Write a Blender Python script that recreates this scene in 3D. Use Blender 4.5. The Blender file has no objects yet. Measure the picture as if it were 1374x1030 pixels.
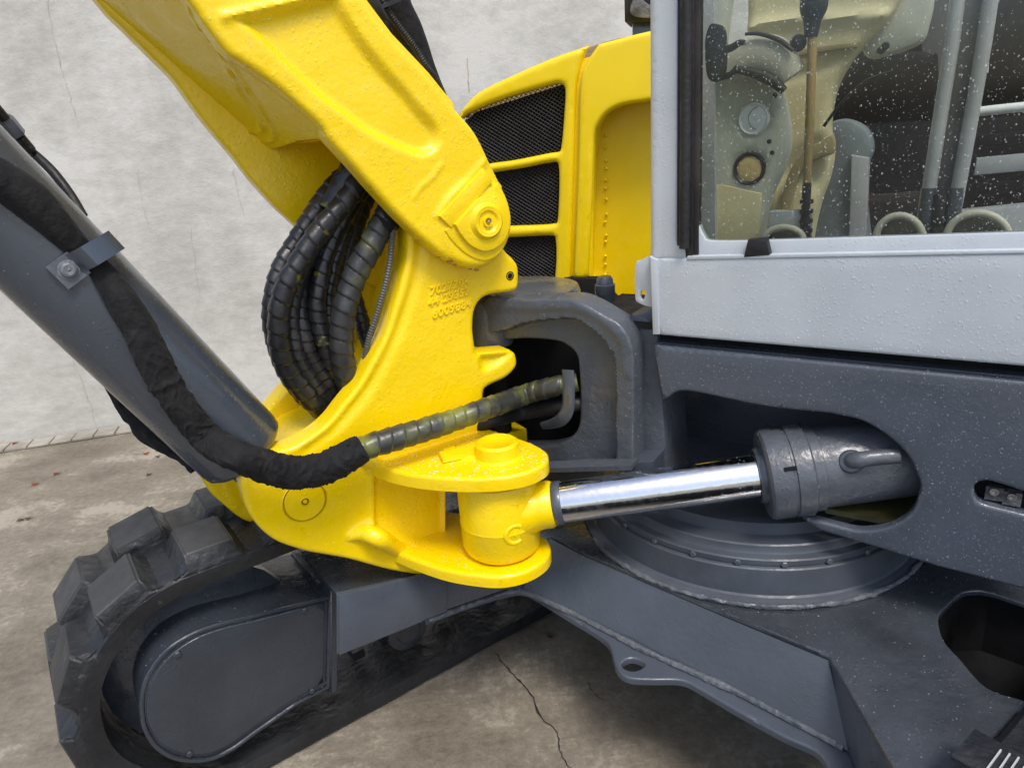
import bpy, bmesh, math, random
import numpy as np
from mathutils import Vector, Matrix, noise
from mathutils.geometry import delaunay_2d_cdt
random.seed(7); rng = np.random.default_rng(7)
scene = bpy.context.scene
COL = scene.collection

# ------------------------------------------------------------------ camera
F_PX = 950.0; HC = 1.5
_up = np.array([-214., 2711., -950.]); _up /= np.linalg.norm(_up)
_y = np.array([0, 0, 1.]) - _up[2]*_up; _y /= np.linalg.norm(_y)
_x = -np.cross(_y, _up)
MC = np.array([_x, _y, _up])                       # world = MC @ (right, up, forward)
CAM = np.array([0., 0., HC])
cd = bpy.data.cameras.new('camera'); cam = bpy.data.objects.new('camera', cd); COL.objects.link(cam)
cd.sensor_width = 36; cd.lens = 36*F_PX/1374; cd.clip_end = 400; cd.clip_start = .02
R_, U_, W_ = MC[:, 0], MC[:, 1], MC[:, 2]
cam.matrix_world = Matrix(((R_[0], U_[0], -W_[0], 0), (R_[1], U_[1], -W_[1], 0), (R_[2], U_[2], -W_[2], HC), (0, 0, 0, 1)))
scene.camera = cam

# ------------------------------------------------------------------ light
SUN_EL, SUN_AZ = 60., 160.     # azimuth clockwise from +Y: sun behind the camera, to its right
world = bpy.data.worlds.new("World"); scene.world = world; world.use_nodes = True
wn = world.node_tree.nodes; wl = world.node_tree.links
sky = wn.new('ShaderNodeTexSky'); sky.sky_type = 'NISHITA'; sky.sun_disc = False
sky.sun_elevation = math.radians(SUN_EL); sky.sun_rotation = math.radians(SUN_AZ)
sky.dust_density = 3.0; sky.air_density = 1.0; sky.ozone_density = 1.0
bg = wn['Background']; bg.inputs['Strength'].default_value = 0.15
wl.new(sky.outputs[0], bg.inputs[0])
sd = bpy.data.lights.new('sun', 'SUN'); sd.energy = 1.5; sd.angle = math.radians(16); sd.color = (1, .96, .9)
sun = bpy.data.objects.new('sun', sd); COL.objects.link(sun)
a, e = math.radians(SUN_AZ), math.radians(SUN_EL)
sun.rotation_euler = Vector((math.sin(a)*math.cos(e), math.cos(a)*math.cos(e), math.sin(e))).to_track_quat('Z', 'Y').to_euler()
scene.view_settings.view_transform = 'Standard'; scene.view_settings.look = 'None'
scene.view_settings.exposure = 0.5; scene.view_settings.gamma = 1
scene.render.engine = 'CYCLES'

# ------------------------------------------------------------------ projection helpers (photo pixel -> point on a real plane)
def ray(u, v): return MC @ np.array([(u-687)/F_PX, (515-v)/F_PX, 1.])
def hp(u, v, h): r = ray(u, v); return CAM + r*((h-HC)/r[2])
def dp(u, v, Y): r = ray(u, v); return CAM + r*(Y/r[1])
def pl(u, v, P, n): r = ray(u, v); return CAM + r*(np.dot(P-CAM, n)/np.dot(r, n))
def unit(v): v = np.array(v, float); return v/np.linalg.norm(v)
def camz(P): return float(W_ @ (np.array(P)-CAM))

class Plane:
    def __init__(s, P, n):
        s.P = np.array(P, float); s.n = unit(n)
        up = np.array([0, 0, 1.]) if abs(s.n[2]) < .9 else np.array([0, 1., 0])
        s.e1 = unit(np.cross(up, s.n)); s.e2 = np.cross(s.n, s.e1)
    def off(s, d): return Plane(s.P + s.n*d, s.n)          # + towards the normal
    def px(s, u, v): return pl(u, v, s.P, s.n)
    def to2(s, P): q = P - s.P; return (q @ s.e1, q @ s.e2)
    def uv2(s, u, v): return s.to2(s.px(u, v))
    def w(s, x, y, h=0): return s.P + s.e1*x + s.e2*y + s.n*h

nb = unit([.484, -.875, 0])                     # near side of boom and swing post
PN = Plane(dp(652, 300, 1.57), nb)
nf = unit([-.547, -.837, 0])                    # outer face of the slew frame and of the cab
PF = Plane(dp(876, 462, 1.5), nf)
fd = np.array([-.837, .547, 0.])
A0 = hp(400, 1011, 0); B0 = hp(746, 822, 0)
tt = unit(B0-A0); nt = np.array([-tt[1], tt[0], 0])   # along the tracks / away from camera
def TP(s, w, z): return A0 + tt*s + nt*w + np.array([0, 0, z])

# ------------------------------------------------------------------ materials
def mat_new(name):
    m = bpy.data.materials.new(name); m.use_nodes = True
    nt_ = m.node_tree; b = nt_.nodes['Principled BSDF']; return m, nt_.nodes, nt_.links, b
def N(nodes, typ, **kw):
    n = nodes.new(typ)
    for k, v in kw.items():
        if k in n.inputs: n.inputs[k].default_value = v
        else: setattr(n, k, v)
    return n
def ramp(nodes, stops):
    r = nodes.new('ShaderNodeValToRGB'); el = r.color_ramp.elements
    while len(el) < len(stops): el.new(.5)
    for e_, (p, c) in zip(el, stops):
        e_.position = p; e_.color = (c[0], c[1], c[2], 1) if not isinstance(c, (int, float)) else (c, c, c, 1)
    return r
def paint(name, col, rough=.35, coat=.6, peel=.25, peel_scale=60, wet=.0, wet_scale=90, dirt=.12, col2=None, metallic=0., coarse=0., spec=.5, wear=None):
    m, n, l, b = mat_new(name)
    tc = N(n, 'ShaderNodeTexCoord'); geo = N(n, 'ShaderNodeNewGeometry')
    P = geo.outputs['Position']
    n1 = N(n, 'ShaderNodeTexNoise', Scale=6.0, Detail=6.0); l.new(P, n1.inputs['Vector'])
    c2 = col2 or tuple(c*(1-dirt*2.2) for c in col)
    rp = ramp(n, [(.38, c2), (.62, col)]); l.new(n1.outputs[0], rp.inputs[0])
    colout = rp.outputs[0]
    if wear:
        nw = N(n, 'ShaderNodeTexNoise', Scale=28.0, Detail=8.0, Roughness=.7); l.new(P, nw.inputs['Vector'])
        rw = ramp(n, [(.64, 0.), (.70, 1.)]); l.new(nw.outputs[0], rw.inputs[0])
        mx = N(n, 'ShaderNodeMix', data_type='RGBA'); l.new(rw.outputs[0], mx.inputs[0]); l.new(colout, mx.inputs[6]); mx.inputs[7].default_value = (*wear, 1)
        colout = mx.outputs[2]
    l.new(colout, b.inputs['Base Color'])
    nr = N(n, 'ShaderNodeTexNoise', Scale=22.0, Detail=7.0); l.new(P, nr.inputs['Vector'])
    mr = N(n, 'ShaderNodeMapRange'); mr.inputs[1].default_value = .3; mr.inputs[2].default_value = .7; mr.inputs[3].default_value = rough*.65; mr.inputs[4].default_value = rough*1.4
    l.new(nr.outputs[0], mr.inputs[0]); l.new(mr.outputs[0], b.inputs['Roughness'])
    b.inputs['Coat Weight'].default_value = coat; b.inputs['Coat Roughness'].default_value = .12
    b.inputs['Metallic'].default_value = metallic; b.inputs['Specular IOR Level'].default_value = spec
    np_ = N(n, 'ShaderNodeTexNoise', Scale=float(peel_scale), Detail=3.0); l.new(P, np_.inputs['Vector'])
    bp = N(n, 'ShaderNodeBump', Strength=peel, Distance=.004); l.new(np_.outputs[0], bp.inputs['Height'])
    last = bp
    if coarse:
        nc = N(n, 'ShaderNodeTexNoise', Scale=11.0, Detail=2.0); l.new(P, nc.inputs['Vector'])
        bc = N(n, 'ShaderNodeBump', Strength=coarse, Distance=.02); l.new(nc.outputs[0], bc.inputs['Height']); l.new(last.outputs[0], bc.inputs['Normal']); last = bc
    if wet:
        vo = N(n, 'ShaderNodeTexVoronoi', Scale=float(wet_scale)); l.new(P, vo.inputs['Vector'])
        rv = ramp(n, [(.0, 1.), (.22, .6), (.30, 0.)]); rv.color_ramp.interpolation = 'EASE'; l.new(vo.outputs['Distance'], rv.inputs[0])
        vm = N(n, 'ShaderNodeTexNoise', Scale=14.0, Detail=2.0); l.new(P, vm.inputs['Vector'])
        rm = ramp(n, [(.45, 0.), (.6, 1.)]); l.new(vm.outputs[0], rm.inputs[0])
        mu = N(n, 'ShaderNodeMath', operation='MULTIPLY'); l.new(rv.outputs[0], mu.inputs[0]); l.new(rm.outputs[0], mu.inputs[1])
        bw = N(n, 'ShaderNodeBump', Strength=wet, Distance=.003); l.new(mu.outputs[0], bw.inputs['Height']); l.new(last.outputs[0], bw.inputs['Normal']); last = bw
    l.new(last.outputs[0], b.inputs['Normal']); l.new(last.outputs[0], b.inputs['Coat Normal'])
    return m
YEL = (.93, .655, .0)
M_yel = paint('yellow_paint', YEL, .34, .3, .22, 90, .3, 85, .015, coarse=.15, spec=.45, wear=(.72, .50, .0))
M_yel2 = paint('yellow_hood_paint', (.90, .65, .0), .42, .2, .03, 40, 0, 90, .02)
M_gry = paint('slate_paint', (.074, .088, .112), .32, .5, .12, 70, .18, 110, .07)
M_gryc = paint('slate_cast_paint', (.078, .090, .108), .40, .25, .45, 60, .3, 90, .05, coarse=.35, wear=(.11, .12, .135))
M_gryw = paint('slate_wet_plate_paint', (.050, .058, .070), .28, .6, .35, 50, .3, 80, .16, coarse=.25, wear=(.09, .10, .115))
M_wear = paint('worn_weld_paint', (.125, .135, .15), .45, .2, .8, 80, 0, 90, .35, col2=(.07, .08, .095), coarse=.8)
M_cyl = paint('cylinder_paint', (.048, .060, .078), .28, .7, .06, 60, .15, 90, .06)
M_grym = paint('slate_satin_paint', (.070, .083, .104), .55, .15, .2, 60, 0, 110, .12)
M_cab = paint('silver_blue_paint', (.50, .54, .575), .36, .4, .05, 60, .25, 120, .04)
M_drum = paint('cover_paint', (.034, .042, .056), .3, .5, .30, 35, .4, 100, .12, coarse=.3)
M_rub = paint('black_rubber', (.022, .022, .024), .5, .0, .4, 90, 0, 90, .2, spec=.4)
M_trk = paint('track_rubber', (.018, .020, .024), .5, .15, .9, 60, 0, 60, .25, coarse=.5, wear=(.055, .058, .062))
M_trkface = wf_ = paint('worn_lug_face', (.052, .053, .055), .55, .05, .25, 60, 0, 90, .12)
_n, _l = M_trkface.node_tree.nodes, M_trkface.node_tree.links
_b = _n['Principled BSDF']; _g = N(_n, 'ShaderNodeNewGeometry'); _mp = N(_n, 'ShaderNodeMapping'); _mp.inputs['Rotation'].default_value = (0, 0, math.radians(-34)); _l.new(_g.outputs['Position'], _mp.inputs[0])
_w = N(_n, 'ShaderNodeTexWave', Scale=62.0); _w.bands_direction = 'Y'; _l.new(_mp.outputs[0], _w.inputs['Vector'])
_bp = N(_n, 'ShaderNodeBump', Strength=.5, Distance=.002); _l.new(_w.outputs['Fac'], _bp.inputs['Height']); _l.new(_b.inputs['Normal'].links[0].from_socket, _bp.inputs['Normal']); _l.new(_bp.outputs[0], _b.inputs['Normal'])
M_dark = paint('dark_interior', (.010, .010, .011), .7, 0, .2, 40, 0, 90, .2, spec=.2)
M_dark2 = paint('dark_brown_interior', (.045, .040, .038), .7, 0, .2, 30, 0, 90, .3, spec=.2)
M_olive = paint('yellow_reflection_floor_plate', (.06, .058, .02), .4, .3, .6, 30, 0, 90, .3)  # grey floor plate tinted olive: reflected yellow put into its colour
M_beige = paint('beige_cab_plastic', (.64, .56, .32), .5, 0, .05, 60, 0, 90, .08)
M_bgrey = paint('pale_grey_plastic', (.50, .50, .41), .5, 0, .05, 60, 0, 90, .06)
M_cream = paint('cream_plastic', (.56, .52, .42), .5, 0, .05, 60, 0, 90, .08)
M_tan = paint('yellow_reflection_lever_shaft', (.34, .24, .09), .5, 0, .05, 60, 0, 90, .1)  # tan of the shaft is a yellow reflection painted into the colour
M_vent = paint('vent_plastic', (.85, .86, .86), .4, 0, .05, 60, 0, 90, .08)
M_ventb = paint('tan_vent_insert', (.80, .58, .24), .5, 0, .2, 60, 0, 90, .15)
M_mesh = paint('grille_wire', (.055, .056, .062), .45, .2, .05, 60, 0, 90, .1)
M_steel = paint('bright_bolt_steel', (.55, .55, .54), .35, 0, .3, 90, 0, 90, .15, metallic=1.)
M_cast = paint('dirty_alloy', (.36, .36, .37), .5, 0, 1., 120, 0, 90, .4, metallic=.3)
M_bar = paint('interior_grey_bar', (.40, .41, .42), .25, .6, .05, 60, 0, 90, .08)
M_stone = paint('kerb_stone', (.38, .355, .30), .8, 0, .8, 50, 0, 90, .15, coarse=.5)
M_leaf = paint('red_leaf', (.28, .045, .015), .5, 0, .3, 80, 0, 90, .3)
M_leafb = paint('brown_leaf', (.16, .10, .05), .6, 0, .3, 80, 0, 90, .3)
M_crackd = paint('joint_dirt', (.22, .13, .004), .8, 0, .2, 60)
M_crack = paint('crack_dark', (.02, .018, .015), .9, 0, .2, 60, 0, 90, .2)

def chrome():
    m, n, l, b = mat_new('chrome_rod'); b.inputs['Metallic'].default_value = 1; b.inputs['Base Color'].default_value = (.72, .73, .75, 1); b.inputs['Roughness'].default_value = .07
    geo = N(n, 'ShaderNodeNewGeometry'); no = N(n, 'ShaderNodeTexNoise', Scale=80., Detail=4.); l.new(geo.outputs['Position'], no.inputs['Vector'])
    rp = ramp(n, [(.45, .08), (.7, .26)]); l.new(no.outputs[0], rp.inputs[0]); l.new(rp.outputs[0], b.inputs['Roughness'])
    bp = N(n, 'ShaderNodeBump', Strength=.12, Distance=.002); l.new(no.outputs[0], bp.inputs['Height']); l.new(bp.outputs[0], b.inputs['Normal']); return m
M_chr = chrome()
def glassm(name, tint, refl_ior, rg=.02):
    m = bpy.data.materials.new(name); m.use_nodes = True; n = m.node_tree.nodes; l = m.node_tree.links
    for x in list(n):
        if x.type != 'OUTPUT_MATERIAL': n.remove(x)
    out = [x for x in n if x.type == 'OUTPUT_MATERIAL'][0]
    t = N(n, 'ShaderNodeBsdfTransparent'); t.inputs[0].default_value = (*tint, 1)
    g = N(n, 'ShaderNodeBsdfGlossy'); g.inputs['Roughness'].default_value = rg
    fr = N(n, 'ShaderNodeFresnel', IOR=refl_ior); mx = N(n, 'ShaderNodeMixShader')
    ge = N(n, 'ShaderNodeNewGeometry'); iv = N(n, 'ShaderNodeMath', operation='SUBTRACT'); iv.inputs[0].default_value = 1.; l.new(ge.outputs['Backfacing'], iv.inputs[1])
    ml = N(n, 'ShaderNodeMath', operation='MULTIPLY'); l.new(fr.outputs[0], ml.inputs[0]); l.new(iv.outputs[0], ml.inputs[1])      # water and glass seen from inside let the light out
    l.new(ml.outputs[0], mx.inputs[0]); l.new(t.outputs[0], mx.inputs[1]); l.new(g.outputs[0], mx.inputs[2]); l.new(mx.outputs[0], out.inputs[0]); return m
M_glass = glassm('cab_glass', (.80, .83, .80), 1.65)
def waterm(name, f_):
    m = glassm(name, (1, 1, 1), 1.6, .12); n = m.node_tree.nodes; l = m.node_tree.links
    out = [x for x in n if x.type == 'OUTPUT_MATERIAL'][0]; prev = out.inputs[0].links[0].from_socket
    d = N(n, 'ShaderNodeBsdfDiffuse'); d.inputs[0].default_value = (.92, .95, 1, 1); mx = N(n, 'ShaderNodeMixShader'); mx.inputs[0].default_value = f_  # white diffuse share paints in the sky sparkle of the drops
    l.new(prev, mx.inputs[1]); l.new(d.outputs[0], mx.inputs[2]); l.new(mx.outputs[0], out.inputs[0]); return m
M_drop = waterm('water', .12); M_drop_glass = waterm('water_on_glass', .24); M_drop_clear = waterm('clear_water', .10)
def fabric():
    m, n, l, b = mat_new('black_sleeve_fabric'); geo = N(n, 'ShaderNodeNewGeometry'); tc = N(n, 'ShaderNodeTexCoord')
    no = N(n, 'ShaderNodeTexNoise', Scale=30., Detail=8.); l.new(geo.outputs['Position'], no.inputs['Vector'])
    rp = ramp(n, [(.35, (.008, .008, .009)), (.66, (.016, .016, .016)), (.80, (.05, .049, .047))]); l.new(no.outputs[0], rp.inputs[0]); l.new(rp.outputs[0], b.inputs['Base Color'])
    b.inputs['Roughness'].default_value = .85; b.inputs['Sheen Weight'].default_value = .03; b.inputs['Specular IOR Level'].default_value = .25; b.inputs['Sheen Roughness'].default_value=.5
    n2 = N(n, 'ShaderNodeTexNoise', Scale=420., Detail=2.); l.new(geo.outputs['Position'], n2.inputs['Vector'])
    n3 = N(n, 'ShaderNodeTexNoise', Scale=45., Detail=4.); l.new(geo.outputs['Position'], n3.inputs['Vector'])
    b1 = N(n, 'ShaderNodeBump', Strength=.5, Distance=.001); l.new(n2.outputs[0], b1.inputs['Height'])
    b2 = N(n, 'ShaderNodeBump', Strength=.8, Distance=.008); l.new(n3.outputs[0], b2.inputs['Height']); l.new(b1.outputs[0], b2.inputs['Normal']); l.new(b2.outputs[0], b.inputs['Normal'])
    return m
M_fab = fabric()
def hose_mat(name, base, over, lo, hi, scale=14.):
    m, n, l, b = mat_new(name); geo = N(n, 'ShaderNodeNewGeometry')
    no = N(n, 'ShaderNodeTexNoise', Scale=scale, Detail=5.); l.new(geo.outputs['Position'], no.inputs['Vector'])
    rp = ramp(n, [(lo, base), (hi, over)]); l.new(no.outputs[0], rp.inputs[0]); l.new(rp.outputs[0], b.inputs['Base Color'])
    b.inputs['Roughness'].default_value = .34; b.inputs['Specular IOR Level'].default_value = .55
    n3 = N(n, 'ShaderNodeTexNoise', Scale=60., Detail=5.); l.new(geo.outputs['Position'], n3.inputs['Vector'])
    b2 = N(n, 'ShaderNodeBump', Strength=.4, Distance=.003); l.new(n3.outputs[0], b2.inputs['Height']); l.new(b2.outputs[0], b.inputs['Normal']); return m
M_h_black = hose_mat('hose_wrap_black', (.011, .0115, .013), (.024, .025, .027), .4, .7)
M_h_spot = hose_mat('hose_wrap_with_yellow_overspray', (.012, .0125, .014), (.12, .11, .008), .66, .72, 34.)
M_h_grey = hose_mat('hose_wrap_grey_dusty', (.030, .031, .031), (.22, .24, .05), .60, .85, 9.)
M_h_green = hose_mat('hose_wrap_greenish_overspray', (.040, .042, .037), (.25, .27, .04), .48, .76, 11.)
def wallm():
    m, n, l, b = mat_new('board_marked_concrete'); geo = N(n, 'ShaderNodeNewGeometry'); P = geo.outputs['Position']
    mp = N(n, 'ShaderNodeMapping'); mp.inputs['Rotation'].default_value = (0, 0, math.radians(-13.4)); mp.inputs['Scale'].default_value = (1, 1, 1.9); l.new(P, mp.inputs[0])
    n1 = N(n, 'ShaderNodeTexNoise', Scale=9., Detail=12., Roughness=.72); l.new(mp.outputs[0], n1.inputs['Vector'])
    n2 = N(n, 'ShaderNodeTexNoise', Scale=1.4, Detail=5.); l.new(P, n2.inputs['Vector'])
    mp3 = N(n, 'ShaderNodeMapping'); mp3.inputs['Rotation'].default_value = (0, 0, math.radians(-13.4)); mp3.inputs['Scale'].default_value = (5, 1, .4); l.new(P, mp3.inputs[0])
    n3 = N(n, 'ShaderNodeTexNoise', Scale=1.6, Detail=4.); l.new(mp3.outputs[0], n3.inputs['Vector'])
    ad = N(n, 'ShaderNodeMath', operation='ADD'); l.new(n1.outputs[0], ad.inputs[0]); l.new(n2.outputs[0], ad.inputs[1])
    ad2 = N(n, 'ShaderNodeMath', operation='ADD'); l.new(ad.outputs[0], ad2.inputs[0]); n3s = N(n, 'ShaderNodeMapRange'); n3s.inputs[3].default_value = .40; n3s.inputs[4].default_value = .60; l.new(n3.outputs[0], n3s.inputs[0]); l.new(n3s.outputs[0], ad2.inputs[1])
    rp = ramp(n, [(.42, (.41, .40, .365)), (.50, (.51, .50, .46)), (.56, (.59, .58, .54))])
    dv = N(n, 'ShaderNodeMath', operation='DIVIDE'); dv.inputs[1].default_value = 3.; l.new(ad2.outputs[0], dv.inputs[0]); l.new(dv.outputs[0], rp.inputs[0])
    l.new(rp.outputs[0], b.inputs['Base Color']); b.inputs['Roughness'].default_value = .85
    bp = N(n, 'ShaderNodeBump', Strength=.12, Distance=.02); l.new(n1.outputs[0], bp.inputs['Height'])
    n4 = N(n, 'ShaderNodeTexNoise', Scale=90., Detail=4.); l.new(P, n4.inputs['Vector'])
    b2 = N(n, 'ShaderNodeBump', Strength=.3, Distance=.006); l.new(n4.outputs[0], b2.inputs['Height']); l.new(bp.outputs[0], b2.inputs['Normal'])
    l.new(b2.outputs[0], b.inputs['Normal']); return m
def groundm():
    m, n, l, b = mat_new('damp_concrete_yard'); geo = N(n, 'ShaderNodeNewGeometry'); P = geo.outputs['Position']
    mp = N(n, 'ShaderNodeMapping'); mp.inputs['Rotation'].default_value = (0, 0, math.radians(-13.4)); mp.inputs['Scale'].default_value = (1, 3.2, 1); l.new(P, mp.inputs[0])
    n1 = N(n, 'ShaderNodeTexNoise', Scale=2.6, Detail=10., Roughness=.62); l.new(mp.outputs[0], n1.inputs['Vector'])
    n2 = N(n, 'ShaderNodeTexNoise', Scale=2.2, Detail=9., Roughness=.6); l.new(P, n2.inputs['Vector'])
    n3 = N(n, 'ShaderNodeTexNoise', Scale=38., Detail=12., Roughness=.75); l.new(P, n3.inputs['Vector'])
    ad = N(n, 'ShaderNodeMath', operation='MULTIPLY_ADD'); l.new(n1.outputs[0], ad.inputs[0]); ad.inputs[1].default_value = .30; l.new(n2.outputs[0], ad.inputs[2])
    ad2 = N(n, 'ShaderNodeMath', operation='MULTIPLY_ADD'); l.new(n3.outputs[0], ad2.inputs[0]); ad2.inputs[1].default_value = .62; l.new(ad.outputs[0], ad2.inputs[2])
    rp = ramp(n, [(.74, (.135, .115, .085)), (.93, (.235, .207, .162)), (1.14, (.34, .305, .245)), ])
    sc = N(n, 'ShaderNodeMath', operation='MULTIPLY'); sc.inputs[1].default_value = .93; l.new(ad2.outputs[0], sc.inputs[0]); l.new(sc.outputs[0], rp.inputs[0])
    l.new(rp.outputs[0], b.inputs['Base Color'])
    rr = ramp(n, [(.4, .42), (.62, .75)]); l.new(n2.outputs[0], rr.inputs[0]); l.new(rr.outputs[0], b.inputs['Roughness'])
    bp = N(n, 'ShaderNodeBump', Strength=.6, Distance=.01); l.new(n3.outputs[0], bp.inputs['Height'])
    b1 = N(n, 'ShaderNodeBump', Strength=.25, Distance=.03); l.new(n1.outputs[0], b1.inputs['Height']); l.new(bp.outputs[0], b1.inputs['Normal']); l.new(b1.outputs[0], b.inputs['Normal']); return m

# ------------------------------------------------------------------ object helpers
ORG = {}
def link_mesh(name, me, mat, parent, origin=None, ang=35, **props):
    """me has world coordinates: move its origin to the part's middle, parent without scaling"""
    n = len(me.vertices); co = np.empty(n*3); me.vertices.foreach_get('co', co); co = co.reshape(-1, 3)
    c = (co.min(0)+co.max(0))/2 if origin is None else np.array(origin)
    me.vertices.foreach_set('co', (co-c).ravel())
    if ang is not None:
        me.shade_smooth(); me.set_sharp_from_angle(angle=math.radians(ang))
    o = bpy.data.objects.new(name, me); COL.objects.link(o)
    if mat: me.materials.append(mat)
    ORG[o.name] = c
    if parent is not None:
        o.parent = parent; o.location = Vector(c-ORG[parent.name])
    else: o.location = Vector(c)
    for k, v in props.items(): o[k] = v
    me.update(); return o
def mesh_obj(name, V, F, mat, parent=None, ang=35, fix=True, **props):
    me = bpy.data.meshes.new(name); me.from_pydata([tuple(v) for v in V], [], [tuple(f) for f in F])
    if fix:
        bm = bmesh.new(); bm.from_mesh(me); bmesh.ops.recalc_face_normals(bm, faces=bm.faces); bm.to_mesh(me); bm.free()
    return link_mesh(name, me, mat, parent, ang=ang, **props)
class Geo:
    def __init__(s): s.V = []; s.F = []
    def add(s, V, F): k = len(s.V); s.V += [np.array(v, float) for v in V]; s.F += [tuple(i+k for i in f) for f in F]; return s
    def obj(s, name, mat, parent=None, **kw): return mesh_obj(name, s.V, s.F, mat, parent, **kw)
def box_geo(c, ax, hs):
    c = np.array(c); ax = [np.array(a_) for a_ in ax]; V = []
    for i in (-1, 1):
        for j in (-1, 1):
            for k in (-1, 1): V.append(c+ax[0]*hs[0]*i+ax[1]*hs[1]*j+ax[2]*hs[2]*k)
    return V, [(0, 1, 3, 2), (4, 6, 7, 5), (0, 4, 5, 1), (2, 3, 7, 6), (0, 2, 6, 4), (1, 5, 7, 3)]

def smooth2(pts, closed=True, ds=None, sub=6):
    """Catmull-Rom through (u,v[,1=corner]) points"""
    P = [np.array(p[:2], float) for p in pts]; C = [len(p) > 2 and bool(p[2]) for p in pts]; n = len(P); out = []
    rng_ = range(n) if closed else range(n-1)
    for i in rng_:
        p1, p2 = P[i], P[(i+1) % n]
        p0 = P[i-1] if (closed or i > 0) and not C[i] else 2*p1-p2
        p3 = P[(i+2) % n] if (closed or i < n-2) and not C[(i+1) % n] else 2*p2-p1
        if C[i] and C[(i+1) % n]: out.append(p1); continue
        for k in range(sub):
            t = k/sub
            out.append(.5*((2*p1)+(-p0+p2)*t+(2*p0-5*p1+4*p2-p3)*t*t+(-p0+3*p1-3*p2+p3)*t**3))
    if not closed: out.append(P[-1])
    return np.array(out)
def resample(P, ds, closed=True):
    P = np.array(P); Q = np.vstack([P, P[:1]]) if closed else P
    d = np.r_[0, np.cumsum(np.linalg.norm(np.diff(Q, axis=0), axis=1))]
    # keep corners: insert points on each segment
    out = []
    for i in range(len(Q)-1):
        L = d[i+1]-d[i]; k = max(1, int(round(L/ds)))
        if L < ds*.45 and out and np.linalg.norm(out[-1]-Q[i]) < ds*.45: continue
        for j in range(k): out.append(Q[i]+(Q[i+1]-Q[i])*j/k)
    if not closed: out.append(Q[-1])
    return np.array(out)
def inside(pts, poly):
    x, y = pts[:, 0], pts[:, 1]; r = np.zeros(len(pts), bool); n = len(poly)
    for i in range(n):
        x1, y1 = poly[i]; x2, y2 = poly[(i+1) % n]
        if y1 == y2: continue
        c = ((y1 > y) != (y2 > y)) & (x < (x2-x1)*(y-y1)/(y2-y1)+x1); r ^= c
    return r
def seg_dist(pts, poly, closed=True):
    d = np.full(len(pts), 1e9); n = len(poly)
    for i in range(n if closed else n-1):
        a_, b_ = poly[i], poly[(i+1) % n]; ab = b_-a_; L = ab@ab
        if L < 1e-14: continue
        t = np.clip(((pts-a_)@ab)/L, 0, 1); d = np.minimum(d, np.linalg.norm(pts-a_-t[:, None]*ab, axis=1))
    return d
def area2(p): x, y = p[:, 0], p[:, 1]; return .5*np.sum(x*np.roll(y, -1)-np.roll(x, -1)*y)
def sstep(x): x = np.clip(x, 0, 1); return x*x*(3-2*x)
def to_plane(plane, pts, closed=True, sub=6):
    return np.array([plane.uv2(*q) for q in smooth2(pts, closed, sub=sub)])
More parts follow.
